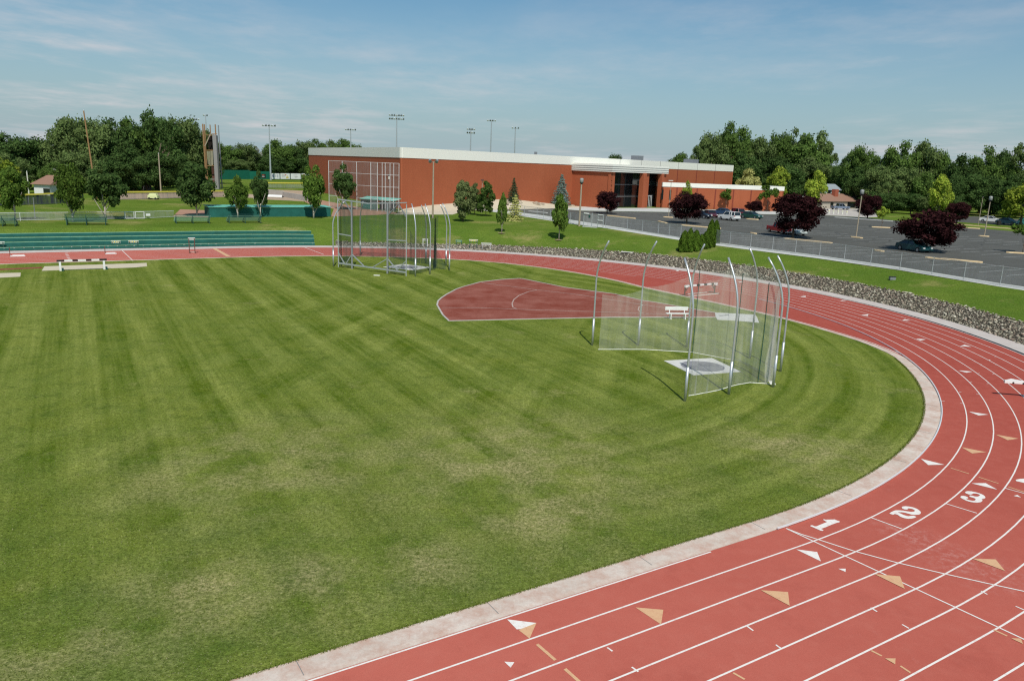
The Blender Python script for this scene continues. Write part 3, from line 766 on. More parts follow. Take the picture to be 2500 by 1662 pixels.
l1 = [C6(800, 300), C6(1180, 345), C6(1600, 400), C6(2180, 468), C3(540, 1130), C3(780, 1165), C3(1500, 1260)]
l2 = [C6(225, 655), C6(720, 658), C6(1150, 672), C6(1440, 685), C6(2359, 712), C3(700, 1302), C3(1400, 1315)]
arc = [C6(1600, 400), C6(1480, 425), C6(1340, 480), C6(1265, 540), C6(1240, 595), C6(1250, 650), C6(1300, 672)]
arc2 = [C3(560, 1130), C3(470, 1175), C3(455, 1230), C3(520, 1290), C3(640, 1305)]
for L in (l1, l2, arc, arc2):
    for a, b in zip(L, L[1:]): seg(mb, a, b, .10, .018)
struct(mb.build('sector_lines', 'faint_line', recalc=False), 'worn pale lines on the red sector')
# shot-put slab
mb = MB(); S7 = lambda x, y: at(1700 + x / 7.84, 600 + y / 7.84)
mb.prism([S7(355, 1285), S7(780, 1305), S7(1130, 1325), S7(1170, 1390), S7(1200, 1475), S7(800, 1440), S7(400, 1418), S7(370, 1360)], -.05, .035)
q = S7(500, 1345)
slab = thing('shot_put_slab', 'pale concrete shot put slab at the narrow end of the red sector', 'slab', (q.x, q.y, 0))
mb.o = Vector(slab.location); mb.v = [tuple(Vector(v) - mb.o) for v in mb.v]; mb.build('slab', 'slab', slab)
mb = MB((q.x, q.y, 0)); mb.box((q.x, q.y, .045), (.55, .25, .02), .4); mb.box((q.x + .45, q.y + .35, .045), (.3, .2, .02), -.4); mb.build('foot_block', 'dark_ring', slab)

# discus ring
pad = thing('discus_circle', 'pale square concrete pad with dark throwing circle inside the nearer cage', 'throwing circle', (11.16, 43.35, 0))
mb = MB(pad.location); mb.prism([(9.09, 44.34), (12.23, 45.48), (13.16, 42.47), (10.17, 41.29)], -.05, .03); mb.build('slab', 'slab', pad)
mb = MB(pad.location); mb.poly([(11.16 + 1.25 * math.cos(a * PI / 24), 43.35 + 1.25 * math.sin(a * PI / 24), .034) for a in range(48)]); mb.build('ring', 'dark_ring', pad)
mb = MB(pad.location); mb.tube([(11.16 + 1.27 * math.cos(a * PI / 24), 43.35 + 1.27 * math.sin(a * PI / 24), .034) for a in range(49)], .012, 4, False); mb.build('rim', 'alu', pad)

# ================================================================== CAGES
def curved_pole(base, top_h, L, straight=.62, r0=.058, r1=.05, mat='galv', parent=None):
    """upright tube that bends over towards L near its top"""
    pts = []; rad = []
    n = 16
    for i in range(n + 1):
        t_ = i / n
        h = top_h * t_
        k = max(0, (t_ - straight) / (1 - straight))
        pts.append((base[0] + L[0] * k ** 1.9, base[1] + L[1] * k ** 1.9, h)); rad.append(r0 + (r1 - r0) * t_)
    o_ = parent.location
    mb = MB(o_); mb.tube(pts, rad, 10)
    p = mb.build('pole', mat, parent, smooth=True)
    mb = MB(o_); mb.tube([(base[0], base[1], 0), (base[0], base[1], 1.75)], r0 + .014, 10)
    mb.build('sleeve', mat, p, smooth=True) if False else mb.build('ground_sleeve', mat, parent, smooth=True)
    return Vector(pts[-1])
def net(path, hts, parent, mat, name='net', sag=.25, wav=.12, bottom=.03, nseg=10, seed=1):
    rn = random.Random(seed)
    P = [Vector((p[0], p[1], 0)) for p in path]
    cols = []
    for i in range(len(P) - 1):
        for j in range(nseg):
            t_ = j / nseg
            q = P[i].lerp(P[i + 1], t_); h = hts[i] * (1 - t_) + hts[i + 1] * t_ - sag * 4 * t_ * (1 - t_)
            cols.append((q, h))
    cols.append((P[-1], hts[-1]))
    vs = []; fs = []; nz = 9
    for i, (q, h) in enumerate(cols):
        a = cols[max(0, i - 1)][0]; b = cols[min(len(cols) - 1, i + 1)][0]
        d = (b - a).normalized(); pn = Vector((-d.y, d.x, 0))
        ph = rn.uniform(-1, 1) * .5
        for k in range(nz + 1):
            z = bottom + (h - bottom) * k / nz
            amp = wav * (1 - k / nz) * (math.sin(i * .9 + ph) + .5 * math.sin(i * 2.3 + k))
            vs.append((q.x + pn.x * amp, q.y + pn.y * amp, z))
    for i in range(len(cols) - 1):
        for k in range(nz):
            a = i * (nz + 1) + k; fs.append((a, a + nz + 1, a + nz + 2, a + 1))
    mb = MB(parent.location); mb.add(vs, fs)
    return mb.build(name, mat, parent, smooth=True)

dc = thing('discus_cage', 'nearer throwing cage of eight curved grey poles and pale net on the infield grass', 'throwing cage', (10.8, 42.8, 0))
poles = [((5.13, 47.69), 6.76, (.50, -.85)), ((8.15, 48.25), 6.80, (.48, -.85)), ((8.64, 36.3), 6.96, (-.42, .85)), ((11.2, 37.79), 6.9, (-.45, .85)), ((14.64, 45.84), 6.74, (-.75, -.3)), ((14.03, 39.51), 6.87, (-.85, .4)), ((15.55, 42.9), 6.66, (-.85, .1)), ((11.26, 48.2), 6.74, (.30, -.9))]
for b, h, L in poles:
    v = Vector(L); v = v * 1.05
    curved_pole(b, h, v, parent=dc)
bx = lambda x, y: (lambda p: (p.x, p.y))(at(x, y))
net([bx(1462, 853), bx(1573, 853), bx(1690, 860), bx(1806, 885)], [3.5, 4.0, 5.2, 6.0], dc, 'net_white', seed=3)
net([bx(1806, 885), bx(1868, 915)], [6.0, 5.6], dc, 'net_white', seed=4)
net([bx(1868, 915), bx(1882, 925), bx(1874, 937)], [5.5, 5.3, 5.2], dc, 'net_fold', 'net_bundle', wav=.22, sag=0, nseg=6, seed=5)
net([bx(1874, 937), bx(1830, 934), bx(1795, 940), bx(1752, 953), bx(1700, 963), bx(1681, 966)], [5.5, 5.8, 6.1, 6.3, 5.9, 5.6], dc, 'net_white', seed=8)
# rope along the foot of the net
for path, sd in (([bx(1460, 854), bx(1573, 854), bx(1690, 861), bx(1790, 880)], 1), ([bx(1681, 967), bx(1700, 964), bx(1752, 954), bx(1795, 941), bx(1830, 935), bx(1878, 938)], 2)):
    mb = MB(dc.location); mb.tube([(p[0], p[1], .03) for p in path], .028, 5); mb.build('foot_rope', 'offwhite', dc)
o = MB(dc.location).bar(at(1883, 930), at(1887, 939), .3, .05); o.build('net_spill', 'offwhite', dc)
for (x0_, y0_, y1_) in ((1785, 943, 668), (1850, 936, 690), (1690, 862, 660)):
    q_ = at(x0_, y0_); h_ = hgt(q_, y1_); MB(dc.location).tube([(q_.x, q_.y, .05), (q_.x + .03, q_.y, h_ * .5), (q_.x, q_.y, h_)], .022, 5).build('net_seam', 'darkgreen', dc)
# drop ropes tying the net to the pole tips
mb = MB(dc.location)
for a, b in (((1882, 632), (1884, 668)), ((1597, 585), (1599, 612)), ((1481, 584), (1486, 606))):
    pass
mb = None

hc = thing('hammer_cage', 'farther throwing cage with dark net and braced gate frames by the far straight', 'throwing cage', (-13, 80.5, 0))
HP = [((-18.88, 79.41), 6.9, (1.3, .5)), ((-9.72, 74.69), 6.98, (-.55, .9)), ((-8.51, 76.62), 6.9, (-.65, .7)), ((-9.9, 84.91), 6.4, (-.45, -1.0)), ((-7.53, 83.5), 6.6, (-.7, -.5)), ((-6.84, 79.8), 6.9, (-.85, .2)), ((-18.14, 89.65), 6.3, (.55, -1.0))]
for b, h, L in HP: curved_pole(b, h, L, parent=hc, r0=.07, r1=.055)
LB = Vector((-18.31, 79.25, 0)); RB = Vector((-10.63, 74.73, 0)); CB = LB.lerp(RB, .62) ; H0 = 6.95
gm = LB.lerp(RB, .45)
def bar(parent, name, a, b, w=.09, mat='galv'):
    mb = MB(parent.location); mb.bar(a, b, w); return mb.build(name, mat, parent)
Z = lambda p, z: Vector((p.x, p.y, z))
P1 = LB; P2 = at(862, 648) ; P2 = LB.lerp(RB, .21); P3 = LB.lerp(RB, .735); P4 = RB
bar(hc, 'gate_rail', Z(P1, .42), Z(P4, .36), .14); bar(hc, 'gate_rail', Z(P1, H0), Z(gm, 6.75), .10); bar(hc, 'gate_rail', Z(gm, 6.75), Z(P4, 7.1), .10)
for p, w in ((P1, .09), (P2, .15), (P3, .17), (P4, .09)): bar(hc, 'gate_post', Z(p, 0), Z(p, H0), w, 'galv' if w < .1 else 'dullsteel')
bar(hc, 'gate_rail', Z(P1, 3.45), Z(P2, 3.35)); bar(hc, 'gate_rail', Z(P3, 3.35), Z(P4, 3.45))
for p, q, w in ((P1, P2, 1), (P2, P1, 1), (P2, P3, .35), (P3, P2, .42), (P3, P4, .55), (P4, P3, .5)):
    e = p.lerp(q, .45 if w == 1 else w); bar(hc, 'gate_brace', Z(p, 1.5), Z(e, .42), .085)
for p, q, w in ((P1, P2, .45), (P2, P1, .55), (P3, P4, .55), (P4, P3, .42)):
    e = p.lerp(q, w); bar(hc, 'gate_brace', Z(p, 5.7), Z(e, H0 - .05), .085, 'dullsteel')
net([(-18.0, 79.6), (-18.9, 82.5), (-18.0, 88.9), (-14.5, 89.0), (-10.4, 84.6)], [6.2, 6.2, 5.8, 5.7, 5.6], hc, 'net_dark', seed=11)
net([(-10.4, 84.6), (-8.4, 83.0)], [5.6, 5.4], hc, 'net_dark', seed=12, nseg=6)
net([(-8.7, 82.4), (-8.45, 81.5), (-8.6, 80.8)], [5.3, 5.2, 5.2], hc, 'net_dark2', 'net_bundle', wav=.15, sag=0, nseg=4, seed=13)
net([(-8.55, 81.0), (-7.9, 80.7), (-7.3, 80.5)], [2.6, 1.5, .5], hc, 'net_dark', seed=21, nseg=4, sag=.1)
net([(-8.3, 80.3), (-9.6, 77.2), (-10.4, 75.5)], [.9, 3.2, 4.5], hc, 'net_dark', seed=14)
net([(-17.9, 79.3), (-16.6, 78.6)], [6.4, 6.4], hc, 'net_dark', seed=15, nseg=5, wav=.2)
net([(-12.5, 76.3), (-10.8, 75.2)], [6.4, 6.4], hc, 'net_dark', seed=16, nseg=5, wav=.1)
mb = MB(hc.location); mb.bar((-13.7, 74.2, .05), (-13.1, 74.1, .05), .2, .08); mb.build('sandbag', 'offwhite', hc)
hp = thing('hammer_circle', 'pale concrete hammer circle pad inside the farther cage', 'throwing circle', (-11.6, 81, 0))
mb = MB(hp.location); mb.prism([(-13.9, 80.5), (-12.3, 83.4), (-8.9, 81.7), (-10.5, 78.8)], -.05, .03); mb.build('slab', 'slab', hp)
mb = MB(hp.location); mb.poly([(-11.4 + 1.1 * math.cos(a * PI / 16), 81.1 + 1.1 * math.sin(a * PI / 16), .036) for a in range(32)]); mb.build('ring', 'dark_ring', hp)

# ================================================================== SMALL THINGS ON THE FIELD
# white bench
A = at(1636, 779); B = at(1672.5, 779.5); d = (B - A); L = d.length; ang = math.atan2(d.y, d.x)
bn = thing('park_bench', 'white slatted bench with a backrest standing on the edge of the red sector', 'bench', (A + B) / 2, ang)
def loc_box(parent, name, mat, *boxes):
    mb = MB()
    for c, s in boxes: mb.box(c, s)
    return mb.build(name, mat, parent)
W = 1.85
loc_box(bn, 'seat', 'white', ((0, -.02, .44), (W, .14, .04)), ((0, .14, .44), (W, .14, .04)))
loc_box(bn, 'backrest', 'white', ((-.03, .34, .84), (W * .98, .035, .15)), ((-.03, .33, .70), (W * .98, .03, .10)))
for sx in (-1, 1):
    loc_box(bn, 'back_post', 'white', ((sx * W * .32, .31, .64), (.06, .05, .42)))
    loc_box(bn, 'leg', 'white', ((sx * L / 2 * .96, -.08, .21), (.07, .07, .42)), ((sx * L / 2 * .96, .08, .03), (.07, .5, .05)), ((sx * L / 2 * .96, .22, .22), (.06, .06, .40)))

def beam_parts(parent, L, z, blocks, name='beam', sec=.13):
    """blocks: list of (start fraction, end fraction, dark)"""
    bm_ = MB().box((0, 0, z), (L, sec, sec)).build(name, 'white', parent)
    for a, b, dark in blocks:
        if dark: MB().box(((a + b) / 2 * L - L / 2, 0, z), ((b - a) * L + (.01 if a == 0 or b == 1 else 0), sec + .01, sec + .01)).build('dark_band', 'black', bm_)
# steeplechase barrier in the wedge
A = at(1670, 722.5); B = at(1745, 715.5); d = B - A; ang = math.atan2(d.y, d.x); L = d.length
sb = thing('steeplechase_barrier', 'black and white striped steeplechase barrier on brown legs standing on the track', 'barrier', (A + B) / 2, ang)
beam_parts(sb, L, .90, [(0, .13, 0), (.13, .24, 1), (.24, .36, 0), (.36, .47, 1), (.47, .60, 0), (.60, .70, 1), (.70, .84, 0), (.84, .93, 1), (.93, 1, 0)], sec=.15)
for sx in (-1, 1):
    mb = MB(); x = sx * L / 2 * .97
    mb.bar((x, 0, 0), (x, 0, .85), .09); mb.bar((x - sx * .08, 0, .42), (x - sx * .42, 0, .84), .07); mb.build('leg', 'rust', sb)
    loc_box(sb, 'foot', 'rust', ((x, 0, .04), (.12, 1.2, .07)))
    loc_box(sb, 'end_cap', 'white', ((x, -.12, .89), (.26, .12, .20)))
loc_box(sb, 'base_rail', 'offwhite', ((0, -.5, .05), (L * .98, .09, .06)), ((.2, .45, .05), (L * .62, .09, .05)))
# white barrier by the sand pit
A = at(148, 661.5); B = at(255, 658); d = B - A; ang = math.atan2(d.y, d.x); L = d.length
wb = thing('steeplechase_barrier', 'black and white striped steeplechase barrier on two white posts beside the sand pit', 'barrier', (A + B) / 2, ang)
LL = L * 1.14
beam_parts(wb, LL, .93, [(0, .15, 1), (.15, .31, 0), (.31, .42, 1), (.42, .58, 0), (.58, .69, 1), (.69, .85, 0), (.85, 1, 1)], sec=.15)
for sx in (-1, 1):
    loc_box(wb, 'leg', 'white', ((sx * L / 2, 0, .43), (.17, .17, .86)))
    loc_box(wb, 'foot', 'darkgreen', ((sx * L / 2 + .18, .05, .12), (.16, .5, .24)))
# barrier at the right edge
A = at(2452, 930.5, .85); d = at(2560, 938, .85) - A; B = A + d.normalized() * 3.96; ang = math.atan2(d.y, d.x)
rbx = thing('steeplechase_barrier', 'white barrier beam with dark bolt heads across the outer lanes, cut by the right edge', 'barrier', ((A.x + B.x) / 2, (A.y + B.y) / 2, 0), ang)
L = 3.96
loc_box(rbx, 'beam', 'white', ((0, 0, .85), (L, .14, .15)))
for i in range(8):
    x = -L / 2 + .42 + i * .5; MB().tube([(x, -.055, .81), (x, -.076, .81)], .055, 10).build('bolt_head', 'black', rbx)
for sx in (-1, 1): loc_box(rbx, 'leg', 'galv', ((sx * (L / 2 - 1.28), .02, .39), (.08, .08, .775)), ((sx * (L / 2 - 1.28), .02, .03), (.08, .9, .06)))

# hurdles
def hurdle(x1, x2, ybase, label, board='offwhite', frame='darkgreen', z=0.0, h=None, ytop=None, dashed=True, y2=None):
    A = ats(x1, ybase); B = ats(x2, y2 if y2 is not None else ybase); d = B - A; B.z = A.z; ang = math.atan2(d.y, d.x); W = d.length
    h = h or 1.0
    if ytop: h = hgt(A, ytop)
    hr = thing('hurdle', label, 'hurdle', (A + B) / 2, ang, 'hurdles stored beside the track')
    mb = MB(); mb.box((0, 0, h - .04), (W * 1.15, .04, .09))
    mb.box((0, 0, h - .20), (W * 1.1, .035, .06)); b_ = mb.build('top_board', board, hr)
    if dashed:
        for i in range(4): MB().box((-W * .42 + i * W * .28, -.03, h - .12), (W * .11, .02, .15)).build('stripe', 'yellow', b_)
    for sx in (-1, 1):
        mb = MB(); mb.bar((sx * W / 2 * .9, 0, 0.0), (sx * W / 2 * .9, 0, h - .05), .085); mb.build('upright', frame, hr)
        loc_box(hr, 'foot', frame, ((sx * W / 2 * .9, .28, .03), (.06, .62, .05)))
    loc_box(hr, 'crossbar', 'offwhite', ((0, .56, .04), (W * .9, .05, .05)))
    return hr
hurdle(273.5, 294, 606.5, 'yellow-banded hurdle on the path, left one of the pair in front of the green terraces', ytop=588)
hurdle(316, 338, 606, 'yellow-banded hurdle on the path, right one of the pair in front of the green terraces', ytop=587.5)
hurdle(-22, 11, 612, 'white-topped dark hurdle cut by the left edge beside the terraces', ytop=590, dashed=False)
hurdle(1146, 1165, 606.3, 'yellow-banded hurdle at the start of the stone bank, middle of three', ytop=584.5)
hurdle(1176, 1198, 608, 'plain grey-topped hurdle on the stones, rightmost of three', z=0, ytop=593, dashed=False, board='alu', frame='galv')
hurdle(1113, 1127, 598, 'small plain green-topped hurdle on the stones, leftmost of three', z=.2, ytop=586, dashed=False, board='green_edge')
def side_hurdle(xb, yb, ytop, w, label):
    A = at(xb, yb); hr = thing('hurdle', label, 'hurdle', A, .56, 'single hurdles on the far straight')
    h = hgt(A, ytop)
    mb = MB(); mb.bar((0, 0, .03), (0, 0, h), .07); mb.build('upright', 'rust', hr)
    mb = MB(); mb.box((w / 2, 0, .07), (w, .10, .09)); mb.box((w / 2 + .05, .75, .07), (w * .8, .1, .08)); mb.box((.03, .37, .06), (.06, .8, .06)); mb.build('foot', 'white', hr)
    return hr
side_hurdle(25, 627, 604, 1.3, 'dark upright hurdle with a flat white foot on the track, leftmost')
side_hurdle(257, 621, 601, 1.1, 'dark upright hurdle with a flat white foot right of the dotted line')
hz = hurdle(462, 477, 618, 'white-topped single hurdle standing in the far lanes', ytop=580.5, dashed=False, board='white', frame='rust'); hz['group'] = 'single hurdles on the far straight'
hurdle(1032, 1044, 602, 'white hurdle with splayed legs seen behind the farther cage', z=0, ytop=583, dashed=False, board='white', frame='white')
# trash can
A = at(772, 593.5); h = hgt(A, 577)
tc = thing('trash_can', 'black cylindrical trash can at the right end of the green terraces', 'trash can', A)
mb = MB(); mb.tube([(0, 0, 0), (0, 0, h)], [.32, .36], 16); mb.build('body', 'black', tc)
mb = MB(); mb.tube([(0, 0, h), (0, 0, h + .06)], [.38, .36], 16); mb.build('rim', 'rubber', tc)
A = at(780, 592.5); wbg = tag(MB(A).tube([A + Vector((-.2, 0, .02)), A + Vector((0, 0, .22)), A + Vector((.25, 0, .05))], [.1, .22, .1], 8).build('plastic_bag', 'white', smooth=True), 'small white bag on the path beside the black trash can', 'bag')
# meter box on the bank
A = ats(2178, 683); bxm = thing('utility_box', 'small dark blue-grey box on the grass bank', 'box', A)
loc_box(bxm, 'body', 'dullsteel', ((0, 0, .14), (.55, .35, .28))); loc_box(bxm, 'lid', 'black', ((0, 0, .30), (.6, .4, .04)))
A = ats(1531, 619)
pb = thing('fallen_board', 'white board lying on the stone bank', 'board', (A.x, A.y, A.z + .12), -.1)
loc_box(pb, 'plank', 'white', ((0, 0, .06), (1.5, .28, .05))); loc_box(pb, 'hole', 'black', ((-.25, 0, .075), (.09, .1, .03)))

# green terraces along the far straight
ter = thing('bleacher_terrace', 'long green plank terrace seating stepping up the bank beside the far straight', 'terrace', sp(-8, 10.7, 0))
TE = [stad(at(x_, y_, z_))[0] for x_, y_, z_ in ((767, 594, .2), (766, 585, .6), (762, 572, 1.05), (756, 563, 1.45))]
for r, send in enumerate(TE):
    d0 = 10.62 + r * .74; z0 = (0, .36, .84, 1.27)[r]; z1 = z0 + (.34, .46, .40, .35)[r]
    mb = MB(ter.location); me_ = MB(ter.location)
    ss = -75.0
    while ss < send - .1:
        s2 = min(ss + 3.0, send)
        a = sp(ss, d0, (z0 + z1) / 2); b = sp(s2, d0, (z0 + z1) / 2)
        mb.bar(a, b, .05, (z1 - z0) - (.16 if r == 0 else 0.0) if r else .22)
        a = sp(ss, d0 + .12, z1 + .02); b = sp(s2, d0 + .12, z1 + .02); me_.bar(a, b, .26, .04)
        ss = s2
    rw = mb.build('riser_board', 'green', ter); me_.build('seat_plank', 'green_edge', ter)
mb = MB(ter.location); ss = -75
while ss < TE[0]:
    a = sp(ss, 10.66, 0); mb.bar(a, a + Vector((0, 0, .40)), .08)
    if int(ss) % 3 == 0:
        for r in (1, 2, 3): 
            a = sp(ss, 10.62 + r * .74 + .06, 0); mb.bar(a, a + Vector((0, 0, 1.6 * r / 3.2)), .08)
    ss += .9
mb.build('supports', 'retwall', ter)

# aluminium/green small bleachers (facing the ball field)
def bleacher(x1, x2, yb, ytop, label, matf='darkgreen', mats='bl_plank'):
    A = at(x1, yb, 2); B = at(x2, yb, 2); W = (B - A).length; h = hgt(A, ytop)
    d = B - A; ang = math.atan2(d.y, d.x)
    bl = thing('bleacher', label, 'bleacher', (A + B) / 2, ang, 'small green bleachers behind the ball field fence')
    n = 5
    for i in range(n):
        z = h * (.22 + .62 * (n - 1 - i) / (n - 1)); y = .55 * i
        loc_box(bl, 'seat', mats, ((0, y, z), (W, .20, .045)))
        if i < n - 1: loc_box(bl, 'footboard', mats, ((0, y + .15, z - .26), (W, .16, .03)))
    for sx in (-1, 0, 1):
        mb = MB(); x = sx * W / 2 * .92
        mb.bar((x, -.1, 0), (x, -.1, h), .06); mb.bar((x, 2.3, 0), (x, 2.3, h * .25), .06); mb.bar((x, -.1, h * .82), (x, 2.3, h * .2), .06); mb.bar((x, -.1, .08), (x, 2.3, .08), .06)
        mb.bar((x, 1.1, 0), (x, 1.1, h * .5), .06); mb.build('frame', matf, bl)
    mb = MB()
    for z in (h, h * .93 - .25): mb.bar((-W / 2, -.12, z), (W / 2, -.12, z), .05)
    mb.build('guard_rail', matf, bl)
    return bl
bleacher(-28, 40, 553, 527, 'dark green bleacher cut by the left edge', )
bleacher(159, 262, 550, 524, 'dark green bleacher beside the forked tree trunk, second from the left')
bleacher(427, 515, 546, 524, 'grey-green bleacher in front of the dirt, third from the left', mats='green_edge')
bleacher(557, 640, 545, 523, 'green bleacher in front of the long dugout')

# ================================================================== BASEBALL SIDE
def extr_wall(parent, name, mat, a, b, z0, z1, th=.2):
    mb = MB(parent.location); mb.wall(a, b, z0, z1, th); return mb.build(name, mat, parent)
A = at(512, 530.4, 2); B = at(807.5, 528.7, 2)
dg = thing('dugout', 'long low teal-green dugout with a flat faded roof', 'dugout', (A + B) / 2)
d = (B - A).normalized(); nn = Vector((-d.y, d.x, 0)); nn = nn if nn.y > 0 else -nn
h1 = 1.42; dep = 3.0
extr_wall(dg, 'back_wall', 'green', A, B, 2, 2 + h1 - .06)
mb = MB(dg.location); mb.prism([A + nn * .2, A + nn * dep, A + nn * dep + d * .15, A + nn * .2 + d * .15], 2, 2 + h1 - .1); mb.prism([B + nn * .2, B + nn * dep, B + nn * dep - d * .15, B + nn * .2 - d * .15], 2, 2 + h1 - .1); mb.build('end_wall', 'green', dg)
mb = MB(dg.location); a0 = A - nn * .12 - d * .12; b0 = B - nn * .12 + d * .12
vs = [a0, b0, b0 + nn * (dep + .3), a0 + nn * (dep + .3)]; zz = [3.40, 3.40, 3.50, 3.50]
mb.add([(v.x, v.y, z) for v, z in zip(vs, zz)] + [(v.x, v.y, z + .08) for v, z in zip(vs, zz)], [(0, 1, 2, 3), (4, 5, 6, 7), (0, 1, 5, 4), (1, 2, 6, 5), (2, 3, 7, 6), (3, 0, 4, 7)])
mb.build('roof', 'green_lt', dg)
A = at(881, 510, 2); B = at(965, 515, 2)
dg2 = thing('dugout', 'short teal dugout with a sloping roof behind the farther cage', 'dugout', (A + B) / 2)
h2 = hgt(A, 484); d = (B - A).normalized(); nn = Vector((-d.y, d.x, 0)); nn = nn if nn.y > 0 else -nn
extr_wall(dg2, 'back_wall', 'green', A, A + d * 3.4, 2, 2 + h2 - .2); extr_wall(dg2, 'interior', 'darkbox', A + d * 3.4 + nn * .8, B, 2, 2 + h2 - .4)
mb = MB(dg2.location); p = [A - nn * .5, B - nn * .5, B + nn * 2.5, A + nn * 2.5]; zs = [h2 + 1.9, h2 + 1.75, h2 + 2.1, h2 + 2.2]
mb.add([(v.x, v.y, z) for v, z in zip(p, zs)] + [(v.x, v.y, z + .12) for v, z in zip(p, zs)], [(0, 1, 2, 3), (4, 5, 6, 7), (0, 1, 5, 4), (1, 2, 6, 5), (2, 3, 7, 6), (3, 0, 4, 7)]); mb.build('roof', 'green_lt', dg2)
for f in (.45, .7, .98): bar(dg2, 'post', Z(A.lerp(B, f), 2), Z(A.lerp(B, f), 2 + h2 - .1), .12, 'darkgreen')

def fence(name, label, pxs, ytops, post_every, mesh, railm='galv', cap=None, z=2.0, hts=None, post_r=.035, bottom_rail=True, cat='fence', capw=.09, group=None):
    P = [at(x, y, z) for x, y in pxs]
    H = hts if hts else [hgt(p, yt) for p, yt in zip(P, ytops)]
    f = thing(name, label, cat, P[0], 0, group)
    mb = MB(f.location); vs = []; 
    for p, h in zip(P, H): vs += [(p.x, p.y, z + .05), (p.x, p.y, z + h)]
    mb.add(vs, [(2 * i, 2 * i + 2, 2 * i + 3, 2 * i + 1) for i in range(len(P) - 1)]); mb.build('mesh_panel', mesh, f)
    mb = MB(f.location)
    for i in range(len(P) - 1): mb.bar((P[i].x, P[i].y, z + H[i]), (P[i + 1].x, P[i + 1].y, z + H[i + 1]), capw if cap else .05)
    mb.build('top_rail', cap or railm, f)
    if bottom_rail:
        mb = MB(f.location)
        for i in range(len(P) - 1): mb.bar((P[i].x, P[i].y, z + .12), (P[i + 1].x, P[i + 1].y, z + .12), .035)
        mb.build('bottom_rail', railm, f)
    # posts
    k = 0
    if post_every:
        for i in range(len(P) - 1):
            Ls = (P[i + 1] - P[i]).length; n = max(1, round(Ls / post_every))
            for j in range(n):
                q = P[i].lerp(P[i + 1], j / n); h = H[i] * (1 - j / n) + H[i + 1] * j / n
                mb = MB(f.location); mb.tube([(q.x, q.y, z - .1), (q.x, q.y, z + h + .04)], post_r, 6); mb.build('post', railm, f); k += 1
    return f
fence('chain_link_fence', 'long chain-link fence of grey posts beside the car park walk', [(1478, 556.5), (1531, 561.5), (1606.5, 573), (1690, 586.5), (1781, 600), (1885, 613), (2000, 628), (2124.7, 647), (2274, 671), (2352, 684), (2441, 697.5), (2540, 712), (2640, 727)], None, 3.05, 'chain', hts=[1.75] * 13)
fence('chain_link_fence', 'chain-link fence behind the young trees, left of the gate', [(1250, 524.5), (1311, 532), (1360, 541), (1425, 551)], None, 3.2, 'chain', hts=[1.8] * 4)
fence('ball_field_fence', 'low chain-link fence with a bright top rail behind the small bleachers', [(-60, 541), (50, 539.5), (180, 537.5), (305, 535), (352, 534.5), (425, 531)], [520.3, 519.2, 518.2, 517, 516.6, 514.5], 8.0, 'chain_far', 'alu')
A = at(305, 535, 2); B = at(353, 534.4, 2); gt0 = thing('chain_link_gate', 'pair of small pale framed gates in the ball field fence', 'gate', A, math.atan2((B - A).y, (B - A).x)); gw = (B - A).length
for f0, f1 in ((.02, .46), (.54, .98)):
    mb = MB(); y_ = -.12
    for a, b in (((f0, .1), (f1, .1)), ((f0, .95), (f1, .95)), ((f0, .1), (f0, .95)), ((f1, .1), (f1, .95))): mb.bar((a[0] * gw, y_, a[1]), (b[0] * gw, y_, b[1]), .07)
    mb.build('gate_frame', 'alu', gt0)
MB().box((gw * 1.18, -.15, .55), (.55, .04, .3)).build('sign', 'white', gt0)
fence('outfield_fence', 'dark screened fence with a yellow cap at the far left', [(-60, 505), (0, 503), (137, 498), (205, 492)], [480, 478, 472.5, 469], 6, 'screen', 'dullsteel', cap='yellow', capw=.22)
fence('outfield_fence', 'tan outfield fence with a yellow cap beyond the ball field grass', [(285, 488), (410, 485), (470, 483), (545, 480)], [469, 468, 467.3, 466.4], 5, 'screen_tan', 'dullsteel', cap='yellow', capw=.25)
fence('outfield_fence', 'distant yellow-capped fence in front of the advertising boards', [(628, 459), (700, 459.5), (752, 460)], [446.5, 447, 447.3], 9, 'chain_far', 'dullsteel', cap='yellow', capw=.28)
# outfield wall
A = at(518, 438.5, 2); B = at(660, 438.2, 2)
fence2 = thing('outfield_wall', 'solid dark green outfield wall in front of the distant trees', 'wall', A)
extr_wall(fence2, 'panel', 'fieldgreen', A, at(610, 437.8, 2), 2, 2 + hgt(A, 415)); extr_wall(fence2, 'panel', 'fieldgreen', at(610, 437.8, 2), B, 2, 2 + hgt(at(610, 437.8, 2), 418))
A = at(660, 438.6, 2); B = at(764, 439.4, 2); D_ = (B - A); ang = math.atan2(D_.y, D_.x)
sb_ = thing('outfield_wall', 'low dark green wall section that carries the white advertising boards', 'wall', A)
extr_wall(sb_, 'panel', 'darkgreen', A, B, 2, 4.0)
def board(px0, px1, y0, y1, label, marks):
    A = at(px0, 438.95 + (px0 - 660) * .008, 2); B = at(px1, 438.95 + (px1 - 660) * .008, 2)
    z1 = 2 + hgt(A, y0); z0 = 2 + hgt(A, y1)
    d = B - A; W = d.length; ang = math.atan2(d.y, d.x)
    o = thing('advertising_board', label, 'sign', ((A.x + B.x) / 2, (A.y + B.y) / 2, 2), ang, 'advertising boards on the outfield wall')
    loc_box(o, 'panel', 'white', ((0, -.05, (z0 + z1) / 2 - 2), (W, .06, z1 - z0)))
    for m_, x0, x1_, a, b in marks:
        loc_box(o, 'mark', m_, (((x0 + x1_) / 2 * W - W / 2, -.095, z0 - 2 + (z1 - z0) * (1 - (a + b) / 2)), ((x1_ - x0) * W, .02, abs(b - a) * (z1 - z0))))
    return o
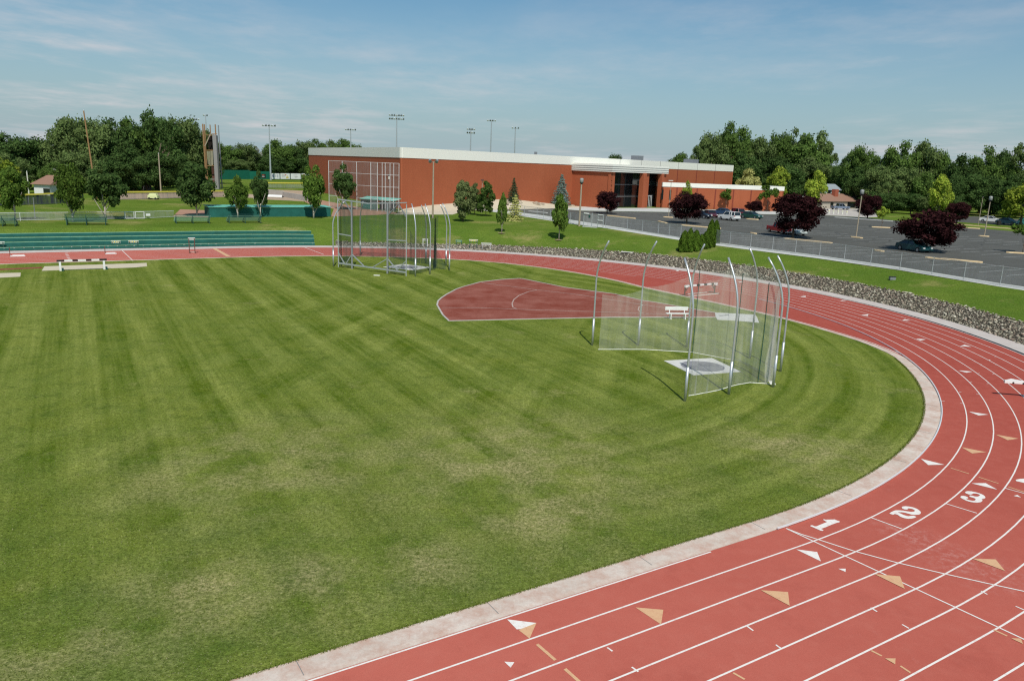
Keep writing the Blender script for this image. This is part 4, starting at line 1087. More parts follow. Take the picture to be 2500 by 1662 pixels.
M['sign_red'] = simple('sign_red', (.55, .12, .05)); M['sign_blue'] = simple('sign_grey_blue', (.18, .2, .3)); M['sign_gold'] = simple('sign_gold', (.65, .5, .12)); M['sign_grey'] = simple('sign_grey', (.5, .48, .46))
board(662.5, 682.5, 423.5, 437, 'white board with grey-blue lettering, first from the left', [('sign_blue', .08, .2, .2, .5), ('sign_blue', .24, .36, .15, .45), ('sign_blue', .12, .34, .55, .72), ('sign_grey', .45, .6, .2, .62), ('sign_blue', .74, .82, .2, .75)])
board(684.8, 707.5, 423.3, 437.2, 'white board with faint script and a gold mark low right', [('sign_grey', .12, .4, .16, .24), ('sign_red', .45, .62, .2, .32), ('sign_grey', .1, .55, .36, .44), ('sign_grey', .12, .5, .6, .68), ('sign_gold', .58, .86, .62, .86), ('sign_gold', .66, .8, .42, .56)])
board(709.8, 733.8, 423.6, 437.4, 'nearly blank white board with two faint grey lines', [('sign_grey', .28, .66, .24, .32), ('sign_grey', .36, .7, .5, .6), ('sign_grey', .42, .6, .66, .72)])
board(736.3, 754, 423.8, 438, 'white board with an orange block and black bar, nearest the gymnasium', [('sign_red', .15, .36, .12, .4), ('sign_blue', .6, .85, .1, .3), ('sign_red', .04, .42, .56, .98), ('black', .46, .98, .52, .68), ('black', .46, .98, .8, .98)])
# small black scoreboard sign
A = at(643, 438.9, 2); z = hgt(A, 425); o = thing('wall_sign', 'small black sign with red and white bars on the green outfield wall', 'sign', (A.x, A.y, 2), ang)
loc_box(o, 'panel', 'black', ((0, -.2, 1.3), (1.9, .08, 1.6))); loc_box(o, 'bar', 'sign_red', ((-.2, -.26, 1.7), (1.0, .03, .22))); loc_box(o, 'bar', 'white', ((-.2, -.26, 1.2), (1.1, .03, .22)))
# concrete retaining wall
rw = thing('retaining_wall', 'pale concrete retaining wall at the edge of the outfield', 'wall', at(651, 476, 2))
A = at(651, 477, 2); B = at(690, 481, 2); C = at(748, 491, 2)
extr_wall(rw, 'wall_panel', 'greywood' if False else 'retwall', A, B, 2, 2 + hgt(A, 462), .3); extr_wall(rw, 'wall_panel', 'retwall', B, C, 2, 2 + hgt(B, 468.5), .3)
mb = MB(); q = at(672, 484, 2); tarp = thing('field_tarp', 'rolled white tarp cover lying in front of the retaining wall', 'tarp', q, .05)
mb = MB(); mb.tube([(-1.7, 0, .35), (1.5, 0, .35)], .36, 12); mb.build('roll', 'white', tarp); mb = MB(); mb.tube([(-2.0, 0, .35), (1.9, 0, .35)], .1, 8); mb.build('axle', 'black', tarp)
# yellow cart
A = at(375, 487, 2); yc = thing('utility_cart', 'small bright yellow covered cart beside the outfield fence', 'cart', A)
mb = MB(); mb.prism([(-.9, -.5), (.95, -.5), (.95, .5), (-.9, .5)], .25, .75); mb.build('body', 'yellow_cart', yc); mb = MB(); mb.add([(-.8, -.45, .75), (.75, -.45, .75), (.75, .45, .75), (-.8, .45, .75), (-.5, -.4, 1.15), (.65, -.4, 1.15), (.65, .4, 1.15), (-.5, .4, 1.15)], [(4, 5, 6, 7), (0, 1, 5, 4), (1, 2, 6, 5), (2, 3, 7, 6), (3, 0, 4, 7)]); mb.build('cover', 'yellow_cart', yc)
for sx in (-1, 1):
    mb = MB(); mb.tube([(sx * .6, -.56, .2), (sx * .6, .56, .2)], .2, 10); mb.build('wheel', 'rubber', yc)
# backstop
A = at(803.8, 507, 2); B = at(921.6, 516, 2); C = at(973.7, 519, 2); HB = 8.5
bs = thing('backstop', 'tall white-poled backstop netting in front of the gymnasium wall', 'backstop', A)
def lerp_px(a, b, f): return a.lerp(b, f)
pp = [at(x, 507 + (x - 803.8) * .076, 2) for x in (803.8, 836.7, 871.5, 905.5, 921.6)]
pp2 = [at(x, y, 2) for x, y in ((933, 517.5), (940.4, 518), (952, 518.4), (961, 518.7), (973.7, 519))]
def px_post(p, r=.045):
    mb = MB(bs.location); mb.tube([(p.x, p.y, 2), (p.x, p.y, 2 + HB)], r, 6); mb.build('pole', 'alu', bs)
for p in pp + pp2: px_post(p)
chain_ = pp + pp2
for z in (HB, HB * .76, HB * .515, HB * .26):
    mb = MB(bs.location)
    for a, b in zip(chain_, chain_[1:]): mb.bar((a.x, a.y, 2 + z), (b.x, b.y, 2 + z), .045)
    mb.build('cross_rail', 'alu', bs)
mb = MB(bs.location); vs = []
for p in pp: vs += [(p.x, p.y, 2.05), (p.x, p.y, 2 + HB)]
mb.add(vs, [(2 * i, 2 * i + 2, 2 * i + 3, 2 * i + 1) for i in range(len(pp) - 1)]); mb.build('net', 'backnet', bs)
mb = MB(bs.location); vs = []
for p in pp[3:] + pp2: vs += [(p.x - .1, p.y + .3, 2.05), (p.x - .1, p.y + .3, 2 + HB - .05)]
mb.add(vs, [(2 * i, 2 * i + 2, 2 * i + 3, 2 * i + 1) for i in range(len(vs) // 2 - 1)]); mb.build('net', 'backnet', bs)
A = at(957, 505, 2); fl = thing('flood_light', 'pair of white-faced floodlights on a green pole by the backstop', 'floodlight', A)
h = hgt(A, 428); mb = MB(); mb.tube([(0, 0, 0), (0, 0, h)], .12, 8); mb.build('pole', 'darkgreen', fl)
for sx in (-1, 1):
    b_ = loc_box(fl, 'lamp', 'offwhite', ((sx * .38, -.2, h - .45), (.58, .25, .6))); loc_box(b_, 'hood', 'black', ((sx * .38, -.2, h + .02), (.6, .5, .25)))

# ================================================================== GYMNASIUM
ZT, ZB = 13.42, 11.5
C0 = Vector((-22.0, 146.2, 0)); L0 = at(753.3, 361.2, ZT); R0 = at(1789.5, 403.8, ZT)
E1 = at(1386, 501.5, 2); E2 = at(1488, 507, 2); E3 = at(1619, 507.5, 2)
C0 = at(978.8, 359.6, ZT)
for v in (C0, L0, R0, E1, E2, E3): v.z = 0
wd = (R0 - C0).normalized(); wn = Vector((wd.y, -wd.x, 0))
E1 = C0 + wd * (E1 - C0).dot(wd)
r_ = E2.x / E2.y; t_ = (r_ * E1.y - E1.x) / (wn.x - r_ * wn.y); E2 = E1 + wn * t_
r_ = E3.x / E3.y; t_ = (r_ * E2.y - E2.x) / (wd.x - r_ * wd.y); E3 = E2 + wd * t_
E3b = E3 - wn * (E3 - C0).dot(wn)
Bk = L0 + (R0 - C0)
gym = thing('gymnasium', 'large red block gymnasium with a white parapet band and glazed entrance', 'building', C0)
def seg_wall(a, b, z0, z1, mat, name, proud=0.0, th=.3, parent=gym):
    d = (b - a).normalized(); n = Vector((d.y, -d.x, 0))
    if n.dot(-a) < 0 and n.dot(Vector((0, 0, 0)) - a) < 0: n = -n
    mb = MB(gym.location); mb.prism([a + n * proud, b + n * proud, b - n * th, a - n * th], z0, z1); return mb.build(name, mat, parent)
w_ = seg_wall(L0, C0, 2, ZB, 'redwall', 'wall'); w2_ = seg_wall(C0, R0, 2, ZB, 'redwall', 'wall')
R1 = R0 + (L0 - C0) * .5
seg_wall(R0, R1, 2, ZB, 'redwall', 'wall'); seg_wall(R0, R1, ZB, ZT, 'parapet', 'parapet', .02)
seg_wall(L0, C0, ZB, ZT, 'parapet', 'parapet', .08, .4); seg_wall(C0, R0, ZB, ZT, 'parapet', 'parapet', .08, .4)
Bb = R1 + (L0 - R0)
mb = MB(gym.location); mb.add([(p.x, p.y, 12.6) for p in (C0, R0, R1, L0)], [(0, 1, 2, 3)]); mb.build('roof', 'roofdeck', gym)
# panel joints
Lw = (R0 - C0).length
for x in (1656, 1703, 1747):
    f = (at(x, 400, ZT)); t_ = 0
    # intersect view ray with the wall line
    dirr = Vector((f.x, f.y, 0)); den = dirr.x * wd.y - dirr.y * wd.x
    k = (C0.x * wd.y - C0.y * wd.x) / den; q = dirr * k; q.z = 0
    seg_wall(q - wd * .18, q + wd * .18, 2, ZB - .01, 'redtrim', 'joint', .05, 0.0)
    seg_wall(q - wd * .05, q + wd * .05, ZB, ZT, 'stripe', 'parapet_joint', .12, 0.0)
for x, zz in ((1513, 1), (1566, 1), (1612, 1)):
    f = at(x, 395, ZT); dirr = Vector((f.x, f.y, 0)); k = (C0.x * wd.y - C0.y * wd.x) / (dirr.x * wd.y - dirr.y * wd.x); q = dirr * k; q.z = 0
    seg_wall(q - wd * .05, q + wd * .05, ZB, ZT, 'stripe', 'parapet_joint', .12, 0.0)
mound = []
for x, yv in ((985, 510), (1020, 505), (1060, 500), (1100, 497), (1160, 491), (1210, 487), (1250, 486), (1300, 492), (1345, 497), (1383, 501)):
    f = at(x, 450, 2); dirr = Vector((f.x, f.y, 0)); k = (C0.x * wd.y - C0.y * wd.x) / (dirr.x * wd.y - dirr.y * wd.x); q = dirr * k; q.z = 2
    zt = 2 + max(.02, hgt(q, yv)); mound.append((q, zt))
mb = MB(); vs = []
for q, zt in mound:
    for dd, kz in ((-.1, 1), (1.6, .93), (3.4, .55), (5.4, .15), (7.0, -.02)): vs.append((q.x + wn.x * dd, q.y + wn.y * dd, 2 + (zt - 2) * kz + (.0 if kz > 0 else -.02)))
mb.add(vs, [(i * 5 + j, i * 5 + j + 5, i * 5 + j + 6, i * 5 + j + 1) for i in range(len(mound) - 1) for j in range(4)])
struct(mb.build('planting_mound', 'sand', smooth=True), 'low sandy mound against the gymnasium wall')
def onmound(x):
    f = at(x, 450, 2); dirr = Vector((f.x, f.y, 0)); k = (C0.x * wd.y - C0.y * wd.x) / (dirr.x * wd.y - dirr.y * wd.x); q = dirr * k + wn * 2.6
    zz = np.interp(q.x, [m_[0].x for m_ in mound], [m_[1] for m_ in mound]); return Vector((q.x, q.y, 2 + (zz - 2) * .72))
for x, r_ in ((1282, .9), (1296, .55), (1206, .7), (1398, .5)):
    q = onmound(min(x, 1380)) + wn * .9; V_, F_ = templ[x % 8]
    if x == 1398: q = at(1398, 503, 2)
    mb = MB(q); mb.add([q + Vector((v[0] * r_ * 1.3, v[1] * r_, v[2] * r_ * .8)) for v in V_], [tuple(int(i) for i in f_) for f_ in F_])
    tag(mb.build('boulder', 'rock'), {1282: 'largest grey boulder on the sandy mound by the wall', 1296: 'small boulder right of the largest one on the mound', 1206: 'boulder on the mound left of the dark fir', 1398: 'small boulder at the right foot of the mound'}[x], 'boulder', 'boulders on the planting mound')
# entrance block
ZF0, ZF1 = 10.25, 12.0
en = gym
seg_wall(E1, E2, 2, ZF0, 'redwall', 'wall', 0, .4)
fn = MB(gym.location)
o1 = Vector((E2.y - E1.y, -(E2.x - E1.x), 0)).normalized()
if o1.y > 0: o1 = -o1
e3r = E3 + wd * .4
fn.prism([E1 + o1 * .5, E2 + o1 * .5 + wn * .5, e3r + wn * .5, E3b + wd * .4, E3b, E1], ZF0, ZF1)
fas = fn.build('entrance_fascia', 'parapet', gym)
for k in range(3):
    z = ZF0 + .32 + k * .46
    mb = MB(gym.location); a = E1 + o1 * .54; b = E2 + o1 * .54 + wn * .54; c = e3r + wn * .54
    mb.bar(Z(a, z), Z(b, z), .06, .10); mb.bar(Z(b, z), Z(c, z), .06, .07); mb.build('groove', 'stripe', fas)
ed = (E3 - E2); EL = ed.length; ed = ed / EL
def onE(px_):
    f = at(px_, 500, 2); dirr = Vector((f.x, f.y, 0)); k = (E2.x * ed.y - E2.y * ed.x) / (dirr.x * ed.y - dirr.y * ed.x); q = dirr * k; q.z = 0; return q
en_n = Vector((ed.y, -ed.x, 0))
def ecol(x0, x1, z1=ZF0, dep=1.0, pr=0.0, mat='redwall', nm='entrance_pier'):
    a, b = onE(x0), onE(x1)
    mb = MB(gym.location); mb.prism([a + en_n * pr, b + en_n * pr, b - en_n * dep, a - en_n * dep], 2, z1); return mb.build(nm, mat, gym)
ecol(1487, 1497, dep=.7); ecol(1561, 1568, dep=.5, pr=.7); ecol(1571, 1580, dep=.5, pr=.0); ecol(1606, 1611, dep=.5, pr=.6); ecol(1613, 1619, dep=.6, pr=.0)
gl = ecol(1496, 1620, dep=3.2, pr=-2.6, mat='glass', nm='entrance_glass')
for x in (1512, 1529, 1545, 1590, 1598):
    a = onE(x) - en_n * 2.58; mb = MB(gym.location); mb.bar(Z(a, 2), Z(a, ZF0), .12); mb.build('mullion', 'black', gl)
for z in (4.6, 7.4):
    a, b = onE(1498) - en_n * 2.55, onE(1604) - en_n * 2.55; mb = MB(gym.location); mb.bar(Z(a, z), Z(b, z), .14); mb.build('transom', 'dullsteel', gl)
a, b = onE(1582) - en_n * 1.6, onE(1603) - en_n * 1.6
mb = MB(gym.location)
for i in range(7): q = a.lerp(b, i / 6); mb.bar(Z(q, 2), Z(q, 4.8), .08)
mb.bar(Z(a, 4.8), Z(b, 4.8), .1); mb.build('door_frame', 'alu', gym)
mb = MB(gym.location); mb.add([(p.x, p.y, 10.2) for p in (E2 - en_n * .1, E3 - en_n * .1, E3b, E1 + wd * .2)], [(0, 1, 2, 3)]); mb.build('soffit', 'roofdeck', gym)
seg_wall(E3, E3b, 2, ZF0, 'redwall', 'wall', 0, .3)
# roof units
for x, y0, y1, w in ((1307, 371, 378, .5), (1555, 380.5, 385, 2.4), (1687, 389, 393, 3.2)):
    f = at(x, 396, ZT); dirr = Vector((f.x, f.y, 0)); k = (C0.x * wd.y - C0.y * wd.x) / (dirr.x * wd.y - dirr.y * wd.x); q = dirr * k * 1.04; q.z = 12.6
    h = 12.6 + hgt(q, y0) - 12.6
    mb = MB(gym.location); mb.box((q.x, q.y, 12.6 + h / 2), (w, w, h), .8); u_ = mb.build('roof_vent', 'dullsteel', gym)
# annex
ZA, ZAB = 8.2, 7.15
A0 = at(1614, 507.3, 2); A0.z = 0; A1 = at(1908, 516.5, 2); A1.z = 0
ad = (A1 - A0).normalized(); an = Vector((ad.y, -ad.x, 0))
anx = thing('gymnasium_annex', 'low red annex with a white parapet at the right end of the gymnasium', 'building', A0)
def awall(a, b, z0, z1, mat, name, pr=0., th=.3):
    d = (b - a).normalized(); n = Vector((d.y, -d.x, 0))
    mb = MB(anx.location); mb.prism([a + n * pr, b + n * pr, b - n * th, a - n * th], z0, z1); return mb.build(name, mat, anx)
def zof(p, y): return p.z if False else hgt(Vector((p.x, p.y, 0)), y)
awall(A0, A1, 2, ZAB, 'redwall', 'wall'); awall(A0, A1, ZAB, ZA, 'parapet', 'parapet', .1, .4)
A1b = A1 - an * 9; A0b = A0 - an * 9
awall(A1, A1b, 2, ZAB, 'redwall', 'wall'); awall(A1, A1b, ZAB, ZA, 'parapet', 'parapet', .1, .4); awall(A0b, A0, 2, ZAB, 'redwall', 'wall'); awall(A0b, A0, ZAB, ZA, 'parapet', 'parapet', .1, .4)
mb = MB(anx.location); mb.add([(p.x, p.y, 7.9) for p in (A0, A1, A1b, A0b)], [(0, 1, 2, 3)]); mb.build('roof', 'roofdeck', anx)
def onA(px_):
    f = at(px_, 500, 2); dirr = Vector((f.x, f.y, 0)); k = (A0.x * ad.y - A0.y * ad.x) / (dirr.x * ad.y - dirr.y * ad.x); q = dirr * k; q.z = 0; return q
for x in (1650, 1699, 1744, 1788, 1831, 1874):
    q = onA(x); awall(q - ad * .16, q + ad * .16, 2, ZAB - .01, 'redtrim', 'joint', .05, 0.0)
for x in (1615, 1634):
    q = onA(x); awall(q - ad * .25, q + ad * .25, 4.0, 6.4, 'glass', 'slit_window', .06, 0)

# ================================================================== LIGHT POLES, LAMP POSTS
def stadium_light(x, ytop, ybase, D, rows, cols_, w, label, white=1):
    q = at(x, ybase, 2); q = Vector((q.x / q.y * D, D, 2)); h = hgt(q, ytop)
    o = thing('stadium_light', label, 'floodlight mast', q, 0, 'tall floodlight masts on the skyline')
    mb = MB(); mb.tube([(0, 0, 0), (0, 0, h)], [.34, .17], 8); mb.build('mast', 'galv', o)
    for r in range(rows):
        z = h - .3 - r * 1.3
        b_ = loc_box(o, 'crossarm', 'dullsteel', ((0, 0, z), (w, .16, .16)))
        for c in range(cols_):
            x_ = (c / (cols_ - 1) - .5) * w
            mb = MB(); mb.tube([(x_, -.25, z + .1), (x_, .25, z + .45)], [.34, .18], 8); mb.build('lamp', 'chrome_light' if (c + r) % 3 == 0 else 'dullsteel', b_)
    return o
stadium_light(660.8, 306, 430, 290, 1, 5, 4.4, 'slim pale floodlight mast standing clear beyond the outfield wall')
stadium_light(857, 316, 425, 330, 1, 5, 4.0, 'floodlight mast above the left end of the gymnasium roof')
stadium_light(968, 281, 430, 300, 2, 7, 5.2, 'tallest floodlight mast with two long rows of lamps')
stadium_light(1147, 315, 430, 300, 2, 4, 2.6, 'short-looking floodlight mast with two dark stacked rows')
stadium_light(1196, 294, 430, 320, 1, 4, 3.0, 'floodlight mast with one bright lamp at its left end')
stadium_light(1254, 312, 430, 340, 1, 3, 2.6, 'small distant floodlight mast, rightmost above the roof')
stadium_light(484, 291, 430, 320, 1, 4, 2.8, 'floodlight mast head just above the left trees')
stadium_light(509, 281, 430, 320, 1, 2, 1.4, 'narrow floodlight mast just behind the climbing tower')
def lamp_post(x, yb, ytop, label, r=.09, head='box', mat='pole_wood'):
    q = ats(x, yb); h = hgt(q, ytop)
    o = thing('lamp_post', label, 'lamp post', q, 0, 'lamp posts round the car park and gymnasium')
    mb = MB(); mb.tube([(0, 0, 0), (0, 0, h - .3)], [r, r * .7], 8); mb.build('pole', mat, o)
    if head == 'globe':
        mb = MB(); mb.tube([(0, 0, h - .75), (0, 0, h - .68), (0, 0, h - .1), (0, 0, h)], [.16, .27, .29, .16], 12); mb.build('lamp', 'lamp_globe', o, smooth=True)
        mb = MB(); mb.tube([(0, 0, h - .95), (0, 0, h - .7)], [.1, .3], 10); mb.build('lamp_base', 'black', o)
    elif head == 'flood':
        for sx in (-1, 1):
            mb = MB(); mb.bar((0, 0, h - .45), (sx * .55, 0, h - .25), .07); mb.build('bracket', 'dullsteel', o)
            mb = MB(); mb.tube([(sx * .5, -.25, h - .35), (sx * .62, .2, h - .05)], [.28, .18], 8); mb.build('lamp', 'dullsteel', o)
    elif head == 'small':
        loc_box(o, 'lamp', 'rust', ((0, -.1, h - .15), (.55, .5, .28)))
    elif head == 'arm':
        loc_box(o, 'lamp', 'offwhite', ((-.15, -.1, h - .1), (.9, .35, .14)))
    return o
lamp_post(1056.4, 533, 390, 'tall timber pole with twin floodlights in front of the gymnasium corner', .16, 'flood')
lamp_post(1175.4, 519, 438, 'short post with a small brown lamp among the pine trees', .08, 'small')
lamp_post(1413.9, 552.5, 435, 'tan lamp post with a grey drum lamp beside the gate', .15, 'globe')
lamp_post(2090, 578, 463, 'thin lamp post with a grey drum lamp in mid car park', .10, 'globe')
lamp_post(2402.8, 577, 479, 'thin lamp post with a grey drum lamp at the right of the car park', .09, 'globe')
lamp_post(1632, 528.6, 440, 'thin lamp post with a flat lamp in front of the annex', .07, 'arm')
def plain_pole(x, yb, ytop, label, r=.1, mat='pole_wood', name='utility_pole', lean=0.0, z=2.0, D=None):
    q = at(x, yb, z); h = hgt(q, ytop)
    o = thing(name, label, 'pole', q)
    mb = MB(); mb.tube([(0, 0, 0), (lean, 0, h)], [r, r * .75], 8); mb.build('shaft', mat, o)
    mb = MB(); mb.tube([(lean, 0, h), (lean, 0, h + .12)], [r * .9, r * .5], 8); mb.build('cap', 'dullsteel', o)
    return o
plain_pole(2388, 550, 481, 'thin bare pole on the grass verge at the right', .06)
plain_pole(393, 470, 375, 'grey utility pole in front of the left trees', .16)
plain_pole(71, 476, 419, 'thin pale pole between the left houses', .12, 'offwhite')
plain_pole(86.5, 538, 485, 'slender sign post on the grass behind the bleachers', .06, 'dullsteel', 'sign_post')
plain_pole(236, 486, 271, 'tall leaning brown flagpole rising above the left trees', .15, 'wood', 'flag_pole', lean=-1.05)
plain_pole(2048 - 5, 478, 425, 'pale pole behind the yellow-green trees', .12, 'offwhite')

# ================================================================== CLIMBING TOWER
A = at(505, 461, 2); B = at(546, 463, 2); k = mpp(A) / (.985)
tw = thing('climbing_tower', 'tall timber rope-course tower with a grey climbing wall', 'climbing tower', A)
hT = hgt(A, 303); dW = (B - A)
for (x, yt, dy, dm, r_) in ((499, 303, 0, 'wood', .22), (503, 304, 2.5, 'wood', .2), (516.5, 305, 3, 'wood', .17), (529, 304, 0, 'wood', .19), (536.5, 306, 1.5, 'dullsteel', .17)):
    q = at(x + 6, 461, 2); q.y += dy; q.x *= q.y / (q.y - dy)
    t0 = at(x + 6, 461, 2); 
    mb = MB(tw.location); h = hgt(q, yt); mb.tube([(q.x, q.y, 2), (q.x - .25, q.y, 2 + h)], [r_, r_ * .8], 8); mb.build('post', dm, tw)
def tq(x, y):  # point in the tower's front plane
    s_ = A.y
    f = at(x, y, 2) if y > 480 else None
    q = Vector((0, s_, 0)); z = 2
    lo, hi = 0, 30
    # solve height at which a point of that column projects to y
    X = at(x + 4, 461, 2).x
    qq = Vector((X, s_, 2)); h = hgt(qq, y); return Vector((X, s_, 2 + h))
mb = MB(tw.location)
a, b, c, d_ = tq(532, 462), tq(544, 463), tq(543, 331), tq(530, 328)
mb.add([a, b, c, d_] + [v + Vector((0, 1.2, 0)) for v in (a, b, c, d_)], [(0, 1, 2, 3), (4, 5, 6, 7), (0, 1, 5, 4), (1, 2, 6, 5), (2, 3, 7, 6), (3, 0, 4, 7)]); mb.build('climbing_wall', 'greywood', tw)
mb = MB(tw.location); a, b, c, d_ = tq(506, 364), tq(519, 366), tq(518, 332), tq(505, 331)
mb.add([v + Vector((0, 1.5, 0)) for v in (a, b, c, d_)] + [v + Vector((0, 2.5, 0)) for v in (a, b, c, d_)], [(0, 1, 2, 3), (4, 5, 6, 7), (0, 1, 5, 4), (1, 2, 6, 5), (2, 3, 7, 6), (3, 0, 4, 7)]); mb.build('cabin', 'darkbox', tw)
bar(tw, 'brace', tq(504, 357) + Vector((0, -.3, 0)), tq(526, 327) + Vector((0, -.3, 0)), .2, 'pole_wood')
for y, x0, x1 in ((330, 503, 528), (367, 504, 529), (405, 505, 529), (438, 506, 530), (447, 507, 530), (327, 527, 545)):
    bar(tw, 'beam', tq(x0, y) + Vector((0, .4, 0)), tq(x1, y) + Vector((0, .4, 0)), .16, 'wood' if y < 410 else 'greywood')
mb = MB(tw.location); a, b, c, d_ = tq(508, 400), tq(528, 402), tq(528, 368), tq(506, 370); mb.add([v + Vector((0, .2, 0)) for v in (a, tq(518, 406), b, c, d_)], [(0, 1, 2, 3, 4)]); mb.build('cargo_net', 'ropes', tw)
mb = MB(tw.location); a, b, c, d_ = tq(511, 462), tq(531, 462), tq(530, 408), tq(509, 408); mb.add([v + Vector((0, 2.2, 0)) for v in (a, b, c, d_)], [(0, 1, 2, 3)]); mb.build('back_boards', 'rust', tw)

# ================================================================== HOUSES, PLAYHOUSE
def house(name, label, x0, x1, yb, yeave, yridge, wallm, roofm, D=None, depth=8, ridge='along', cat='house', chimney=None, win=()):
    A = at(x0, yb, 2); B = at(x1, yb, 2)
    if D:
        A = Vector((A.x / A.y * D, D, 2)); B = Vector((B.x / B.y * D, D, 2))
    W = (B - A).length; he = hgt(A, yeave) if yeave else 2.5; hr = hgt(A, yridge)
    d = B - A; ang = math.atan2(d.y, d.x)
    o = thing(name, label, cat, (A + B) / 2, ang)
    mb = MB()
    if ridge == 'along':
        mb.prism([(-W / 2, 0), (W / 2, 0), (W / 2, depth), (-W / 2, depth)], 0, he)
        mb.build('wall', wallm, o)
        mb = MB(); e = .5
        mb.add([(-W / 2 - e, -e, he - .05), (W / 2 + e, -e, he - .05), (W / 2 + e, depth + e, he - .05), (-W / 2 - e, depth + e, he - .05), (-W / 2 - e + .8, depth / 2, hr), (W / 2 + e - .8, depth / 2, hr)], [(0, 1, 5, 4), (2, 3, 4, 5), (1, 2, 5), (3, 0, 4), (0, 3, 2, 1)]); rf = mb.build('roof', roofm, o)
    else:
        mb.add([(-W / 2, 0, 0), (W / 2, 0, 0), (W / 2, 0, he), (0, 0, hr - .1), (-W / 2, 0, he), (-W / 2, depth, 0), (W / 2, depth, 0), (W / 2, depth, he), (0, depth, hr - .1), (-W / 2, depth, he)], [(0, 1, 2, 3, 4), (5, 6, 7, 8, 9), (0, 4, 9, 5), (1, 2, 7, 6)]); mb.build('wall', wallm, o)
        mb = MB(); e = .4; k = (hr - he) / (W / 2)
        for sx in (-1, 1):
            mb.add([(0, -e, hr), (0, depth + e, hr), (sx * (W / 2 + e), depth + e, he - k * e), (sx * (W / 2 + e), -e, he - k * e), (0, -e, hr + .15), (0, depth + e, hr + .15), (sx * (W / 2 + e), depth + e, he - k * e + .15), (sx * (W / 2 + e), -e, he - k * e + .15)], [(0, 1, 2, 3), (4, 5, 6, 7), (0, 3, 7, 4), (3, 2, 6, 7), (1, 2, 6, 5)])
        rf = mb.build('roof', roofm, o)
    for (wx, wz, ww, wh) in win: f_ = loc_box(o, 'window', 'glass', ((wx * W - W / 2, -.03, wz * he), (ww, .08, wh)))
    if chimney: loc_box(rf, 'chimney', 'brick', ((chimney * W - W / 2, depth * .35, (he + hr) / 2 + .7), (1.7, 1.2, hr - he + 1.2)))
    return o
rh = house('ranch_house', 'long low ranch house with a brown roof and brick chimney behind the car park', 2006, 2118, 509, 491, 473.5, 'siding', 'roof_brown', chimney=.42, win=((.62, .5, 4.0, 1.6), (.2, .6, 1.4, .9), (.85, .55, 1.6, 1.0)))
house('gabled_house', 'small grey-roofed house above the ranch house roof', 2011, 2050, 478, 463, 449, 'siding_g', 'roof_grey', D=250, win=((.3, .8, 1.1, 1.3),))
house('gabled_house', 'white house with a brown roof seen between the left trees', 84, 122, 470, 449, 428, 'siding_w', 'roof_brown', D=147, ridge='along', win=((.8, .4, 1.2, 1.0),))
house('playhouse', 'small grey playhouse beside a timber play frame under the left trees', 357, 370, 464.5, 437, 432, 'greywood', 'roof_grey', depth=2, ridge='cross', cat='playhouse')
house('small_house', 'tiny pinkish-white house beyond the outfield wall', 572, 595, 434, 412, 402.5, 'siding_w', 'roof_brown', D=345)
house('small_house', 'tiny white shed beyond the outfield wall beside the mast', 592, 612, 434, 413, 408, 'siding_w', 'roof_grey', D=335, depth=4)
A = at(347, 465, 2); pf = thing('play_frame', 'orange-brown timber play frame under the left trees', 'play frame', A)
for x in (0, 1.0):
    mb = MB(); mb.bar((x, 0, 0), (x, 0, 2.4), .14); mb.build('post', 'wood', pf)
mb = MB(); [mb.bar((0, 0, z), (1, 0, z), .1) for z in (.5, 1.1, 1.7, 2.3)]; mb.build('rung', 'wood', pf)

# ================================================================== FENCE GATE, BOLLARDS, KERBS
A = at(1424, 553, 2); B = at(1472, 557, 2); d = B - A; W = d.length; ang = math.atan2(d.y, d.x)
gt = thing('chain_link_gate', 'galvanised gate with white bars standing beside the tan lamp post', 'gate', A, ang)
for x in (0, W * .42, W * .72, W): mb = MB(); mb.tube([(x, 0, 0), (x, 0, 2.15)], .05, 6); mb.build('post', 'galv', gt)
mb = MB(); mb.bar((W * .74, -.1, .2), (W * .98, -.1, .2), .07); mb.bar((W * .74, -.1, 1.15), (W * .98, -.1, 1.15), .09); mb.bar((W * .74, -.1, 2.0), (W * .98, -.1, 2.0), .08); mb.bar((W * .02, -.1, 2.1), (W * .28, -.1, 2.05), .14); mb.build('white_bar', 'white', gt)
mb = MB(); mb.add([(0, 0, .1), (W, 0, .1), (W, 0, 2.1), (0, 0, 2.1)], [(0, 1, 2, 3)]); mb.build('mesh_panel', 'chain_far', gt)
loc_box(gt, 'sign', 'darkgreen', ((W * .3, -.08, 1.65), (.3, .04, .42)))
loc_box(gt, 'kerb', 'walk', ((W * .4, -.5, .04), (W * .7, .5, .08)))
bp = None
for i, (x, yb, yt) in enumerate(((2000.6, 521.5, 511.5), (2012.5, 522, 512), (2023.4, 522.5, 512), (2034.3, 522.8, 512), (2045.5, 523.2, 512.5), (2056, 523.6, 512.7), (2066.8, 524.4, 513))):
    p = at(x, yb, 2)
    if bp is None:
        bp = thing('bollard', '', 'bollard', p, 0, 'white bollards in front of the ranch house')
        h = hgt(p, yt); mb = MB(); mb.tube([(0, 0, 0), (0, 0, h), (0, 0, h + .08)], [.16, .16, .08], 10); mb.build('post', 'offwhite', bp)
        mb = MB(); mb.tube([(0, 0, h * .7), (0, 0, h * .78)], .175, 10); mb.build('band', 'yellow', bp); o = bp
    else: o = copy_tree(bp); o.location = p
    o['label'] = ('white bollard beside the big plum tree, first of seven in the row', 'white bollard, second from the left of the seven in the row', 'white bollard, third from the left of the seven in the row', 'white bollard at the middle of the row of seven', 'white bollard in front of the blue pickup rear, third from the right end', 'white bollard in front of the blue pickup, second from the right end', 'white bollard at the right end of the row of seven')[i]
